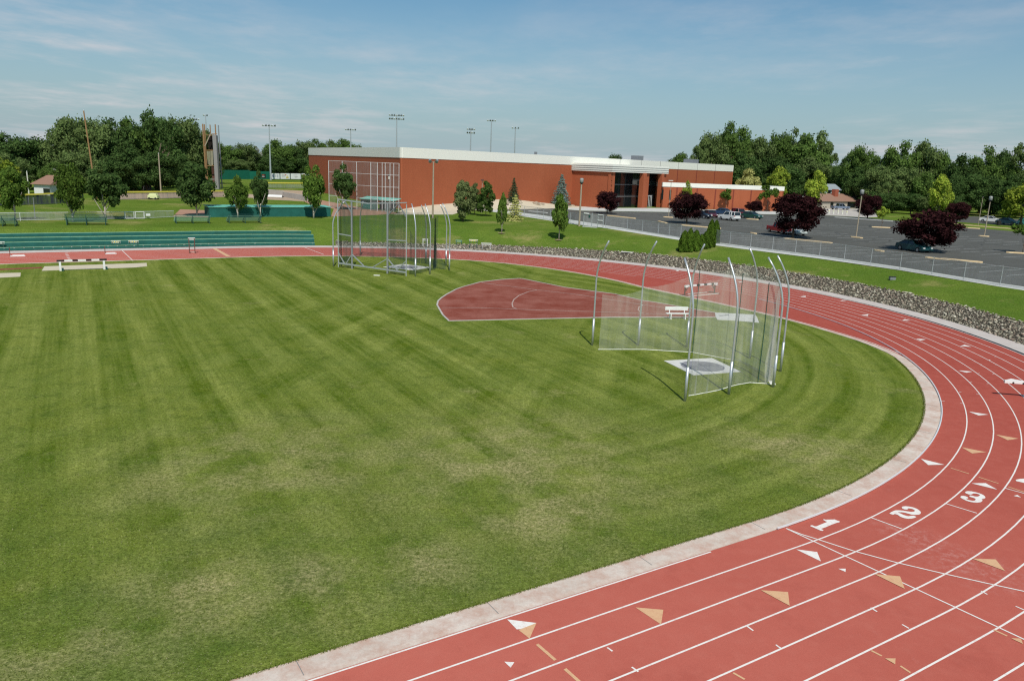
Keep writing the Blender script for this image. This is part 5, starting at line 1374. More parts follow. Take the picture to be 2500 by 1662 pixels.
kerbs = [(1482, 527, 1552, 534.5), (1619.6, 530.5, 1643.4, 532), (1607, 541.5, 1628, 546.5), (1663, 550.5, 1760, 559), (1832, 569.5, 1847, 572), (1913, 582.5, 2032, 595), (1822, 535, 1852, 537.2), (2076, 579, 2106, 582.5), (2037, 531, 2180, 541), (2128, 555, 2174, 557), (2134, 611.5, 2158, 615), (2258.6, 629.5, 2399, 642), (2389, 576.5, 2415, 578.5), (2335, 555.5, 2392.7, 559), (2456, 617, 2540, 622), (2325, 547.5, 2520, 563.5), (2474, 566, 2540, 569), (1290, 516, 1337, 521)]
for x1, y1, x2, y2 in kerbs:
    a = at(x1, y1, 2); b = at(x2, y2, 2)
    mb = MB((a + b) / 2); d = (b - a).normalized(); n = Vector((-d.y, d.x, 0)) * .22
    p = [a + n * .3, a - n * .3, a + d * .3 - n, b - d * .3 - n, b - n * .3, b + n * .3, b - d * .3 + n, a + d * .3 + n]
    mb.prism([q for q in p], 2.0, 2.16)
    struct(mb.build('parking_kerb', 'kerb_tan' if x1 != 2037 and x1 != 1290 else 'walk'), 'painted kerb of a parking island')
mb = MB()
ca = at(2233, 620, 2); dirc = (at(2275, 621, 2) - at(2187, 609, 2)).normalized()
alongk = (at(2399, 642, 2) - at(2258.6, 629.5, 2)); 
lotw = [at(x, y, 2) for x, y in lot]
def inlot(p):
    c = False; n = len(lotw); j = n - 1
    for i in range(n):
        if ((lotw[i].y > p.y) != (lotw[j].y > p.y)) and (p.x < (lotw[j].x - lotw[i].x) * (p.y - lotw[i].y) / (lotw[j].y - lotw[i].y) + lotw[i].x): c = not c
        j = i
    return c
walkd = (at(1700, 586, 2) - at(2440, 692, 2)).normalized(); walkn = Vector((-walkd.y, walkd.x, 0)); walkn = walkn if walkn.x > 0 else -walkn
org = at(2440, 690, 2)
for row in (6.5, 12.0, 27, 32.5, 48, 53.5):
    for i in range(-16, 46):
        q = org + walkn * row + walkd * (i * 2.7)
        q2 = q + walkn * 4.6
        if inlot(q) and inlot(q2):
            mb.bar((q.x, q.y, 2.0125), (q2.x, q2.y, 2.0125), .10, .003)
struct(mb.build('parking_lines', 'lot_line'), 'worn parking bay lines on the asphalt')

# ================================================================== CARS
def car(kind, colr, p0, p1, label, length=None, rough=.3):
    """p0: rear ground pixel, p1: front ground pixel"""
    A = at(*p0, 2); B = at(*p1, 2); d = B - A; ang = math.atan2(d.y, d.x)
    c = (A + B) / 2
    L = {'sedan': 4.6, 'suv': 4.5, 'pickup': 5.3, 'wagon': 4.6, 'rv': 7.5}[kind]; W = {'sedan': 1.75, 'suv': 1.8, 'pickup': 1.9, 'wagon': 1.75, 'rv': 2.4}[kind]
    nm = {'sedan': 'parked_car', 'suv': 'parked_suv', 'pickup': 'pickup_truck', 'wagon': 'parked_wagon', 'rv': 'motorhome'}[kind]
    cat = {'sedan': 'car', 'suv': 'suv', 'pickup': 'pickup truck', 'wagon': 'station wagon', 'rv': 'motorhome'}[kind]
    o = thing(nm, label, cat, (c.x, c.y, 2.012), ang, 'vehicles parked round the gymnasium and street' if kind != 'rv' else None)
    key = 'car_' + '_'.join(str(int(x * 99)) for x in colr)
    if key not in M:
        t = NT(key); t.bsdf(colr + (1,), rough, .5); M[key] = t.m
    h = L / 2
    if kind == 'sedan': lower = [(-h, .35), (-h, .80), (-h + .12, .93), (-h + 1.0, .98), (h - 1.35, .93), (h - .15, .74), (h, .58), (h, .30), (h - .25, .22), (-h + .25, .24)]; cab = [(-h + .55, .96), (-h + 1.25, 1.36), (-.1 + .3, 1.42), (h - 1.35, .95)]
    elif kind == 'wagon': lower = [(-h, .35), (-h, .95), (h - 1.35, .95), (h - .15, .80), (h, .6), (h, .30), (h - .25, .22), (-h + .25, .24)]; cab = [(-h + .04, .94), (-h + .3, 1.45), (.4, 1.50), (h - 1.3, .94)]
    elif kind == 'suv': lower = [(-h, .42), (-h, 1.05), (h - 1.2, 1.05), (h - .15, .95), (h, .75), (h, .40), (h - .25, .30), (-h + .25, .32)]; cab = [(-h + .02, 1.04), (-h + .14, 1.66), (.35, 1.72), (h - 1.45, 1.04)]
    elif kind == 'pickup': lower = [(-h, .50), (-h, 1.0), (-.35, 1.0), (h - 1.3, 1.02), (h - .12, .95), (h, .75), (h, .42), (h - .25, .34), (-h + .25, .36)]; cab = [(-.95, .99), (-.75, 1.62), (.45, 1.68), (h - 1.55, 1.0)]
    else: lower = [(-h, .45), (-h, 3.0), (h - 1.4, 3.0), (h - .8, 2.6), (h - .9, 1.9), (h - .4, 1.2), (h, 1.0), (h, .4)]; cab = None
    def extrude(prof, w0, w1, zb, zt):
        vs = []
        for sy in (-1, 1):
            for x, z in prof:
                w = w0 + (w1 - w0) * max(0, min(1, (z - zb) / (zt - zb))); vs.append((x, sy * w / 2, z))
        n = len(prof); fs = [tuple(range(n)), tuple(range(n, 2 * n))[::-1]] + [(i, (i + 1) % n, n + (i + 1) % n, n + i) for i in range(n)]
        return vs, fs
    mb = MB(); mb.add(*extrude(lower, W, W * .95, .3, 1.0))
    body = mb.build('body', key, o)
    mod = body.modifiers.new('bevel', 'BEVEL'); mod.width = .05; mod.segments = 2
    if cab:
        zt = cab[1][1]
        mb = MB(); mb.add(*extrude(cab, W * .93, W * .74, .95, zt)); mb.build('cabin', 'glass', o)
        mb = MB(); mb.box(((cab[1][0] + cab[2][0]) / 2, 0, zt + .035), (cab[2][0] - cab[1][0] + .08, W * .76, .05)); mb.build('roof', key, o)
        mb = MB()
        for sy in (-1, 1):
            for f, g in ((0, 1), (3, 2)): mb.bar((cab[f][0], sy * W * .465, cab[f][1]), (cab[g][0], sy * W * .375, cab[g][1] + .02), .07)
            xm = (cab[1][0] + cab[2][0]) / 2 + .1; mb.bar((xm, sy * W * .468, .96), (xm, sy * W * .378, zt + .02), .09)
            if kind in ('suv', 'wagon'): xm = cab[1][0] + .75; mb.bar((xm, sy * W * .468, .96), (xm, sy * W * .378, zt + .02), .16)
        mb.build('window_pillar', key, o)
    if kind == 'pickup': loc_box(o, 'bed', 'black', ((-h + .98, 0, 1.0), (1.75, W * .8, .03)))
    if kind == 'rv':
        loc_box(o, 'window', 'glass', ((h - 1.6, -W / 2 - .01, 1.9), (.7, .04, .6)), ((-1.0, -W / 2 - .01, 2.0), (1.2, .04, .5))); loc_box(o, 'windscreen', 'glass', ((h - .72, 0, 1.75), (.12, W * .8, .6)))
    r = .33 if kind != 'rv' else .42
    for sx in (-1, 1):
        for sy in (-1, 1):
            mb = MB(); x = sx * (h - .85); y = sy * (W / 2 - .1)
            mb.tube([(x, y - .11, r), (x, y + .11, r)], r, 14); w = mb.build('wheel', 'rubber', o)
            mb = MB(); mb.tube([(x, y + sy * .10, r), (x, y + sy * .125, r)], r * .6, 10); mb.build('hubcap', 'hub', w)
    for sy in (-1, 1):
        loc_box(o, 'headlight', 'chrome_light', ((h - .03, sy * W * .36, .62 if kind in ('sedan', 'wagon') else .8), (.1, .32, .14)))
        loc_box(o, 'tail_light', 'redlight', ((-h + .01, sy * W * .40, .72 if kind in ('sedan', 'wagon') else .95), (.06, .22, .18)))
    loc_box(o, 'bumper', 'dullsteel' if kind in ('pickup', 'suv') else key, ((h + .02, 0, .42), (.12, W * .92, .16)), ((-h - .02, 0, .45), (.12, W * .92, .16)))
    return o
car('sedan', (.01, .055, .06), (2187, 607), (2275, 620), 'dark teal sedan under the large plum tree nearest the fence')
car('pickup', (.26, .015, .02), (1872, 564), (1940, 575), 'red pickup truck half hidden under the big plum tree')
car('sedan', (.50, .55, .53), (1908, 568), (1966, 577), 'pale sedan whose nose shows right of the plum trunk')
car('suv', (.72, .72, .70), (1806, 541), (1754, 535), 'white suv parked in front of the annex')
car('sedan', (.07, .012, .02), (1716, 527), (1752, 534), 'dark maroon sedan left of the white suv')
car('sedan', (.02, .06, .13), (1778, 526), (1743, 523), 'blue car behind the white suv')
car('suv', (.20, .012, .02), (1788, 527), (1824, 532), 'dark red suv right behind the white suv')
car('sedan', (.015, .06, .045), (1815, 532), (1853, 535.5), 'dark green sedan at the right end of the parked row')
car('sedan', (.01, .012, .02), (1692, 531), (1726, 534), 'black sedan in the shade of the middle plum tree')
car('pickup', (.16, .20, .27), (2032, 511.5), (2069, 512.5), 'blue-grey pickup truck in front of the ranch house')
car('sedan', (.10, .22, .22), (2437, 546), (2484, 550), 'pale teal sedan parked along the street at the right')
car('sedan', (.65, .66, .64), (2400, 541.5), (2436, 544), 'white sedan on the street beside the dark bin')
car('wagon', (.08, .30, .26), (2488, 549), (2540, 553), 'green wagon cut by the right edge of the picture')
car('sedan', (.03, .03, .035), (1990, 506.5), (2008, 507), 'black car at the left corner of the ranch house')
car('rv', (.74, .74, .72), (1926, 503), (1972, 504), 'white motorhome showing above the big plum tree')
A = at(2437.5, 550.5, 2); tc2 = thing('trash_can', 'black bin on the grass verge beside the street', 'trash can', A)
mb = MB(); mb.tube([(0, 0, 0), (0, 0, .95)], [.38, .45], 12); mb.build('body', 'black', tc2); mb = MB(); mb.tube([(0, 0, .95), (0, 0, 1.1)], [.47, .3], 12); mb.build('lid', 'rubber', tc2)

# ================================================================== TREES
def crown_broad(seed, n, nl, zlo, leaf, squash=1.0, dens_in=.25, top=1.0, lobe=(.10, .19), shape='round', island=True):
    r = np.random.default_rng(seed)
    Vs = []; cs = []
    tries = 0
    while len(cs) < nl and tries < 5000:
        tries += 1
        p = r.uniform(-1, 1, 3)
        rad = np.linalg.norm(p)
        if rad > 1: continue
        zz = (p[2] + 1) / 2
        if shape == 'round': w = 1.0
        elif shape == 'egg': w = 1.05 - .45 * zz
        elif shape == 'pyr': w = 1.15 - .78 * zz
        elif shape == 'column': w = 1.0
        lr = r.uniform(*lobe)
        x = p[0] * w * (.5 - lr * .8); y = p[1] * w * (.5 - lr * .8); z = zlo + (top - zlo) * (.5 + p[2] * .5 * (1 - lr * .9))
        cs.append((x, y, z, lr))
    per = n // len(cs)
    pos = []; nor = []
    for x, y, z, lr in cs:
        d = r.normal(size=(per, 3)); d /= np.linalg.norm(d, axis=1)[:, None]
        d[:, 2] = np.where(r.uniform(size=per) < .35, np.abs(d[:, 2]), d[:, 2])
        rr = lr * (1 - np.abs(r.normal(0, dens_in, per))) * r.uniform(.85, 1.12, per)
        pos.append(np.stack([x + d[:, 0] * rr, y + d[:, 1] * rr, z + d[:, 2] * rr * .85 * squash], 1)); nor.append(d)
    # stray sprigs
    k = n // 16
    d = r.normal(size=(k, 3)); d /= np.linalg.norm(d, axis=1)[:, None]
    ci = np.array(cs)[r.integers(0, len(cs), k)]
    pos.append(ci[:, :3] + d * (ci[:, 3:4] * r.uniform(.95, 1.15, (k, 1)))); nor.append(d)
    return leaves(r, np.concatenate(pos), np.concatenate(nor), leaf)
def leaves(r, P, N, leaf, asp=.7):
    n = len(P)
    N = N + r.normal(0, .55, (n, 3)); N /= np.linalg.norm(N, axis=1)[:, None]
    T = np.cross(N, r.normal(size=(n, 3))); T /= np.linalg.norm(T, axis=1)[:, None]
    Bt = np.cross(N, T)
    s = leaf * r.uniform(.55, 1.35, (n, 1))
    q = np.stack([P - T * s, P - Bt * s * asp, P + T * s, P + Bt * s * asp], 1).reshape(-1, 3)
    return q, np.arange(4 * n).reshape(n, 4)
def crown_conifer(seed, n, zlo, leaf, tiers=16, pw=1.0, droop=.12, ragged=.15, rmin=.02):
    r = np.random.default_rng(seed); pos = []; nor = []
    tot = sum((1 - (k / tiers)) ** pw + .12 for k in range(tiers))
    for k in range(tiers):
        f = k / tiers; z = zlo + (1 - zlo) * f
        rad = .5 * (1 - f) ** pw + rmin
        nb = max(5, int(13 * (1 - f) + 4)); m = int(n * ((1 - f) ** pw + .12) / tot / nb)
        a0 = r.uniform(0, 6.28)
        for b in range(nb):
            a = a0 + 2 * PI * b / nb + r.normal(0, .12); L = rad * r.uniform(1 - ragged * 2, 1 + ragged)
            t = r.uniform(0, 1, m) ** .6
            x = np.cos(a) * L * t; y = np.sin(a) * L * t
            w = (1.1 - t) * rad * .28
            x += r.normal(0, 1, m) * w * np.abs(np.sin(a)) + r.normal(0, .008, m); y += r.normal(0, 1, m) * w * np.abs(np.cos(a)) + r.normal(0, .008, m)
            zz = z - droop * t * rad * 2 * .5 + r.normal(0, .012, m)
            pos.append(np.stack([x, y, zz], 1)); nor.append(np.stack([np.cos(a) * .4 * np.ones(m), np.sin(a) * .4 * np.ones(m), np.ones(m)], 1))
    return leaves(r, np.concatenate(pos), np.concatenate(nor), leaf, .5)
def crown_column(seed, n, leaf):
    r = np.random.default_rng(seed)
    z = r.uniform(0, 1, n); a = r.uniform(0, 6.28, n)
    prof = .5 * np.clip(np.minimum(1, (z / .12 + .55)) * np.sqrt(np.clip(1 - z ** 1.8, 0, 1)), .03, 1)
    rr = prof * (1 - np.abs(r.normal(0, .12, n))) * (1 + .12 * np.sin(a * 5 + z * 9))
    P = np.stack([np.cos(a) * rr, np.sin(a) * rr, z * 1.0 + .01], 1)
    N = np.stack([np.cos(a), np.sin(a), .5 * np.ones(n)], 1)
    return leaves(r, P, N, leaf, .5)
def trunk_mesh(seed, h, r0, nl=5, forks=None, spread=.22, zl=.35):
    r = random.Random(seed); mb = MB()
    mb.tube([(0, 0, -.02), (0, 0, h * .4), (r.uniform(-.02, .02), r.uniform(-.02, .02), h)], [r0, r0 * .8, r0 * .4], 7)
    for k in range(nl):
        a = 2 * PI * k / nl + r.uniform(-.3, .3); z0 = h * r.uniform(zl, .8)
        mb.tube([(0, 0, z0), (math.cos(a) * spread * .5, math.sin(a) * spread * .5, z0 + .13), (math.cos(a) * spread, math.sin(a) * spread, z0 + .30)], [r0 * .55, r0 * .4, r0 * .15], 5)
    me = bpy.data.meshes.new('trunk'); me.from_pydata(mb.v, [], mb.f); me.update(); me.materials.append(M['bark'])
    for p in me.polygons: p.use_smooth = True
    return me
CR = {}
for i in range(4): CR['big%d' % i] = fastmesh('crown', *crown_broad(20 + i, 17000, 60, .06, .0190, lobe=(.09, .17), dens_in=.35), 'leaf')
for i in range(2): CR['sparse%d' % i] = fastmesh('crown', *crown_broad(40 + i, 8000, 40, .12, .0170, lobe=(.06, .12), dens_in=.4), 'leaf')
for i in range(3): CR['maple%d' % i] = fastmesh('crown', *crown_broad(50 + i, 6000, 36, .22, .0270, lobe=(.09, .16), shape='egg'), 'leaf_maple')
for i in range(3): CR['plum%d' % i] = fastmesh('crown', *crown_broad(60 + i, 13000, 60, .13, .0210, lobe=(.09, .16), squash=.95), 'leaf_plum')
for i in range(2): CR['young%d' % i] = fastmesh('crown', *crown_broad(70 + i, 3600, 30, .20, .0400, lobe=(.09, .15), shape='pyr'), 'leaf_maple')
for i in range(2): CR['yel%d' % i] = fastmesh('crown', *crown_broad(80 + i, 5600, 34, .12, .0270, lobe=(.09, .17), shape='egg'), 'leaf_yellow')
CR['sap0'] = fastmesh('crown', *crown_broad(90, 1500, 16, .28, .0420, lobe=(.08, .15), dens_in=.4), 'leaf_maple')
CR['flat0'] = fastmesh('crown', *crown_broad(91, 1800, 18, .55, .0340, lobe=(.07, .13), squash=.5), 'leaf_maple')
CR['spruce'] = fastmesh('crown', *crown_conifer(1, 10000, .03, .0250, 15, 1.0), 'leaf_spruce')
CR['fir'] = fastmesh('crown', *crown_conifer(2, 7000, .04, .0260, 14, .95, ragged=.22), 'leaf_fir')
CR['gold'] = fastmesh('crown', *crown_conifer(3, 3600, .05, .0360, 11, .9, ragged=.25), 'leaf_gold')
CR['pine0'] = fastmesh('crown', *crown_broad(95, 10000, 60, .05, .0210, lobe=(.06, .12), shape='pyr'), 'leaf_pine')
CR['pine1'] = fastmesh('crown', *crown_broad(96, 9000, 54, .06, .0220, lobe=(.06, .12), shape='pyr'), 'leaf_pine')
CR['arbor'] = fastmesh('crown', *crown_column(5, 2600, .095), 'leaf_arbor')
TRK = {'big': trunk_mesh(1, .5, .028, 6), 'young': trunk_mesh(2, .5, .012, 4, spread=.12), 'plum': trunk_mesh(3, .30, .032, 6, spread=.3, zl=.7), 'con': trunk_mesh(4, .8, .014, 0), 'fork': trunk_mesh(5, .3, .018, 5, spread=.16, zl=.15)}
cnt = [0]
def tree(name, label, x, yb, ytop, wpx, crown, trunk, leaf=None, bark=None, group=None, cat='tree', z=2.0, yfix=None, depth=1.0, twist=None, wide=1.22, pos=None):
    p = ats(x, yb) if z == 2.0 else at(x, yb, z); p = pos if pos is not None else p; h = hgt(p, ytop); w = wpx * mpp(p) * wide
    o = thing(name, label, cat, p, twist if twist is not None else (cnt[0] * 2.399) % 6.283, group)
    cnt[0] += 1
    c = bpy.data.objects.new('crown', CR[crown]); col.objects.link(c); c.parent = o; c.scale = (w * 1.0, w * depth, h)
    if leaf:
        c.material_slots[0].link = 'OBJECT'; c.material_slots[0].material = M[leaf]
    t_ = bpy.data.objects.new('trunk', TRK[trunk]); col.objects.link(t_); t_.parent = o; t_.scale = (h * 1.0, h * 1.0, h)
    if bark:
        t_.material_slots[0].link = 'OBJECT'; t_.material_slots[0].material = M[bark]
    return o
G1 = 'young shade trees in a row by the ball field'
for a in (('bushy young tree at the left edge, above the first bleacher', 38, 538, 405, 74, 'maple0'), ('bushy young tree, second in the row, above the second bleacher', 178, 542, 392, 72, 'maple1'),
          ('wide dark tree with a forked pale trunk, third in the row', 258, 536, 398, 98, 'maple2'), ('wide dark tree in front of the reddish dirt', 481, 528, 397, 96, 'maple0'),
          ('slim light green tree above the fourth bleacher', 581, 532, 425, 56, 'maple1'), ('narrow dark tree in front of the long dugout', 636, 531, 418, 44, 'maple2'),
          ('tree with a pale trunk near the right end of the long dugout', 766, 533, 398, 58, 'maple1'), ('dark tree in front of the backstop netting', 836, 512, 402, 60, 'maple2')):
    tree('shade_tree', a[0], *a[1:6], 'fork', bark='bark_pale', group=G1, leaf='leaf_dark' if 'dark' in a[0] else 'leaf_maple')
tree('pine_tree', 'broad olive-green pine tree at the left of the lawn cluster', 1130, 541, 433, 68, 'pine0', 'con')
tree('pine_tree', 'narrow pine behind the broad pine and the brown lamp', 1159, 525, 446, 36, 'pine1', 'con')
tree('shade_tree', 'bright green broad tree at the right of the pine cluster', 1186, 528, 441, 50, 'pine1', 'young', leaf='leaf')
tree('fir_tree', 'small dark fir against the red gymnasium wall', 1233, 486, 432, 34, 'fir', 'con', pos=onmound(1233), wide=1.05)
tree('golden_conifer', 'small yellow-green conifer on the lawn', 1257, 540, 472, 38, 'gold', 'con')
tree('young_tree', 'slim young tree on the lawn left of centre', 1225, 569.5, 475, 30, 'young0', 'young', bark='bark_pale')
tree('spruce_tree', 'blue-grey spruce against the gymnasium wall', 1350, 494, 423, 52, 'spruce', 'con', pos=onmound(1350), wide=1.05)
tree('young_tree', 'taller young tree on the lawn in front of the spruce', 1364.5, 586, 476, 46, 'young1', 'young', bark='bark_pale')
for i, (x, y) in enumerate(((1225, 569.5), (1364.5, 586))):
    q = ats(x, y); mb = MB(q); mb.poly([(q.x + .55 * math.cos(a * PI / 10), q.y + .55 * math.sin(a * PI / 10), q.z + .03) for a in range(20)]); struct(mb.build('tree_ring', 'dirt'), 'bare earth ring round a young tree')
GP = 'dark purple plum trees in the car park'
tree('plum_tree', 'small purple plum tree in front of the entrance', 1482, 522, 466, 66, 'plum0', 'plum', group=GP, wide=1.06)
tree('plum_tree', 'purple plum tree behind the arborvitae, beside the parked row', 1676, 546, 468, 94, 'plum1', 'plum', group=GP, wide=1.06)
tree('plum_tree', 'big purple plum tree shading the red pickup', 1935, 581, 471, 132, 'plum2', 'plum', group=GP, wide=1.06)
tree('plum_tree', 'biggest purple plum tree, over the teal sedan by the fence', 2259, 614, 511, 156, 'plum0', 'plum', group=GP, wide=1.06)
tree('plum_tree', 'purple plum tree beside the thin lamp post in mid car park', 2117, 535, 474, 66, 'plum1', 'plum', group=GP, wide=1.06)
tree('plum_tree', 'purple plum tree behind the biggest plum tree', 2335, 546, 492, 56, 'plum2', 'plum', group=GP, wide=1.06)
tree('plum_tree', 'small purple plum tree against the annex wall', 1840, 521, 490, 44, 'plum0', 'plum', group=GP, wide=1.06)
GS = 'small saplings round the car park'
tree('sapling', 'thin green sapling against the annex wall behind the white suv', 1771, 513, 460, 28, 'sap0', 'young', group=GS)
tree('sapling', 'green sapling against the right end of the annex', 1872, 517, 452, 44, 'sap0', 'young', group=GS)
tree('sapling', 'yellowish sapling showing above the middle plum tree', 1673, 513, 440, 26, 'yel0', 'young', group=GS)
tree('sapling', 'small pale sapling on an island behind the mid lamp post', 2152, 556, 504, 28, 'sap0', 'young', leaf='leaf_yellow', group=GS)
tree('sapling', 'flat-topped sapling at the right edge of the car park', 2496, 618, 545, 60, 'flat0', 'young', group=GS)
GY = 'bright yellow-green street trees'
tree('street_tree', 'rounded golden tree just behind the gymnasium end', 1825, 497, 410, 62, 'yel0', 'young', leaf='leaf_gold', group=GY)
tree('street_tree', 'yellow-green tree rising behind the annex parapet', 1895, 501, 405, 58, 'yel1', 'young', group=GY)
tree('street_tree', 'tall yellow-green tree beside the ranch house', 1984, 514, 414, 54, 'yel0', 'young', leaf='leaf_yellow', group=GY)
tree('street_tree', 'tall bright tree behind the biggest plum tree', 2289, 532, 424, 52, 'yel1', 'young', group=GY)
tree('street_tree', 'broad bright tree at the right edge over the street', 2490, 552, 440, 96, 'yel1', 'big', leaf='leaf_yellow', group=GY)
tree('silver_tree', 'small silvery grey tree beside the white house', 134, 470, 411, 38, 'sparse0', 'young', leaf='leaf_pale')
ap = (('leftmost arborvitae of the row', 1669, 614, 566, 22), ('arborvitae, second from the left of the row', 1682, 614, 561, 20), ('short arborvitae, third from the left of the row', 1697, 612, 565, 22), ('smallest arborvitae at the middle of the row', 1711, 607, 574, 16), ('arborvitae, third from the right of the row', 1722, 606, 567, 20), ('tall arborvitae, second from the right of the row', 1733, 603, 540, 20), ('tallest arborvitae at the right end of the row', 1745, 594, 541, 18))
for lab, x, yb, yt, w in ap: tree('arborvitae', lab, x, yb, yt, w, 'arbor', 'con', group='dark arborvitae row on the bank', cat='shrub')
# background woods
lw = [(15, 463, 326, 120, 'big0', 'leaf_dark'), (75, 462, 332, 106, 'big1', 'leaf_dark'), (128, 462, 347, 86, 'big2', 'leaf_dark'), (-40, 463, 322, 124, 'big3', 'leaf_dark'), (38, 474, 372, 84, 'sparse0', 'leaf_mid'), (8, 476, 385, 70, 'sparse1', 'leaf_yellow'),
      (172, 465, 286, 100, 'big0', 'leaf_mid'), (228, 463, 286, 118, 'big1', 'leaf_mid'), (285, 463, 296, 112, 'big2', 'leaf_dark'), (332, 462, 286, 104, 'big3', 'leaf'), (384, 463, 264, 84, 'sparse0', 'leaf_dark'), (396, 452, 288, 106, 'big0', 'leaf_dark'), (446, 450, 284, 104, 'big1', 'leaf_mid'), (486, 450, 308, 76, 'big2', 'leaf_mid'), (526, 449, 334, 52, 'big3', 'leaf'),
      (205, 471, 372, 96, 'big1', 'leaf_mid'), (270, 470, 380, 96, 'big3', 'leaf_dark'), (325, 468, 366, 100, 'big2', 'leaf_dark'), (392, 467, 372, 96, 'big0', 'leaf_dark'), (444, 458, 384, 80, 'big2', 'leaf_dark'), (150, 473, 395, 80, 'big3', 'leaf'), (480, 452, 400, 40, 'big1', 'leaf_dark')]
ordw = ['first', 'second', 'third', 'fourth', 'fifth', 'sixth', 'seventh', 'eighth', 'ninth', 'tenth', 'eleventh', 'twelfth', 'thirteenth', 'fourteenth', 'fifteenth', 'sixteenth', 'seventeenth', 'eighteenth', 'nineteenth', 'twentieth']
shade = {'leaf_dark': 'dark', 'leaf_mid': 'dull olive', 'leaf': 'mid-green', 'leaf_yellow': 'yellowish', 'leaf_pale': 'silvery'}
def wood(lst, where, group, split):
    back = sorted([a for a in lst if a[2] < split]); front = sorted([a for a in lst if a[2] >= split])
    for rowname, row in (('tall', back), ('low', front)):
        for i, a in enumerate(row):
            tree('woodland_tree', '%s %s tree, %s from left in %s row of %s' % (rowname, shade[a[5]], ordw[i], rowname, where), a[0], a[1], a[2], a[3], a[4], 'big', leaf=a[5], group=group)
wood(lw, 'the left wood', 'trees of the left wood', 360)
mw = [(562, 431, 356, 60, 'big0', 'leaf'), (598, 431, 350, 66, 'big1', 'leaf_mid'), (625, 431, 358, 34, 'sparse1', 'leaf_pale'), (650, 431, 368, 50, 'big2', 'leaf_dark'), (680, 431, 340, 72, 'big3', 'leaf'), (712, 431, 354, 60, 'big0', 'leaf_dark'), (742, 431, 343, 66, 'big1', 'leaf_mid'), (776, 431, 343, 62, 'big2', 'leaf'), (806, 431, 341, 60, 'big3', 'leaf_mid'), (838, 431, 340, 62, 'big0', 'leaf'), (872, 431, 352, 40, 'big1', 'leaf_mid'),
      (545, 432, 380, 60, 'big2', 'leaf_mid'), (580, 432, 388, 60, 'big3', 'leaf_mid'), (640, 432, 382, 60, 'big0', 'leaf_dark'), (685, 432, 384, 60, 'big1', 'leaf_dark'), (730, 432, 380, 60, 'big2', 'leaf_dark'), (760, 432, 384, 50, 'big0', 'leaf_dark'), (1500, 450, 376, 44, 'big1', 'leaf_dark'), (522, 434, 372, 50, 'big1', 'leaf_dark')]
wood(mw, 'the distant middle treeline', 'trees of the distant middle treeline', 372)
rw_ = [(1652, 470, 374, 76, 'big0', 'leaf'), (1700, 482, 338, 56, 'sparse0', 'leaf_mid'), (1728, 483, 322, 78, 'big1', 'leaf_mid'), (1762, 483, 306, 84, 'big2', 'leaf'), (1806, 483, 308, 84, 'big3', 'leaf'), (1846, 486, 336, 70, 'big0', 'leaf_mid'), (1884, 486, 322, 76, 'big1', 'leaf'), (1922, 487, 316, 70, 'sparse1', 'leaf_mid'), (1972, 489, 316, 96, 'sparse0', 'leaf_mid'), (1950, 489, 334, 110, 'big2', 'leaf'), (2002, 490, 350, 56, 'sparse1', 'leaf_mid'), (1962, 492, 382, 100, 'big3', 'leaf_mid'), (1740, 482, 374, 92, 'big0', 'leaf_mid'), (1800, 486, 376, 92, 'big2', 'leaf_dark'), (1872, 488, 380, 92, 'big1', 'leaf_dark'), (2032, 484, 405, 60, 'big0', 'leaf'), (1920, 494, 400, 80, 'big0', 'leaf_dark'), (2005, 492, 402, 66, 'big2', 'leaf_dark')]
wood(rw_, 'the wood behind the gymnasium', 'trees of the wood behind the gymnasium end', 360)
fw = [(2086, 502, 354, 72, 'big1', 'leaf'), (2056, 498, 382, 56, 'big3', 'leaf_dark'), (2128, 506, 378, 66, 'sparse0', 'leaf'), (2186, 510, 350, 88, 'big2', 'leaf'), (2240, 512, 346, 84, 'big0', 'leaf_mid'), (2276, 514, 368, 56, 'big1', 'leaf'), (2334, 520, 376, 84, 'big3', 'leaf_dark'), (2390, 522, 364, 88, 'big2', 'leaf'), (2424, 524, 368, 62, 'big0', 'leaf_dark'), (2452, 526, 388, 66, 'big1', 'leaf'), (2488, 528, 338, 84, 'sparse1', 'leaf_mid'), (2530, 530, 336, 96, 'big1', 'leaf_mid'),
      (2140, 512, 404, 82, 'big0', 'leaf_mid'), (2090, 508, 410, 70, 'big2', 'leaf_dark'), (2205, 514, 408, 86, 'big1', 'leaf_mid'), (2255, 518, 420, 76, 'big3', 'leaf'), (2312, 524, 428, 70, 'big0', 'leaf_dark'), (2362, 526, 424, 84, 'big1', 'leaf_dark'), (2415, 528, 428, 84, 'big3', 'leaf_dark'), (2462, 532, 430, 80, 'big2', 'leaf_dark'), (2515, 534, 410, 84, 'big0', 'leaf_dark'), (2170, 516, 440, 60, 'sparse1', 'leaf_mid'), (2128, 517, 468, 56, 'big3', 'leaf_dark'), (2172, 520, 470, 66, 'big0', 'leaf_dark'), (2222, 523, 472, 66, 'big1', 'leaf_dark'), (2268, 527, 476, 60, 'big2', 'leaf_mid'), (2325, 531, 480, 60, 'big3', 'leaf_dark')]
wood(fw, 'the right-hand wood', 'trees of the right-hand wood', 395)
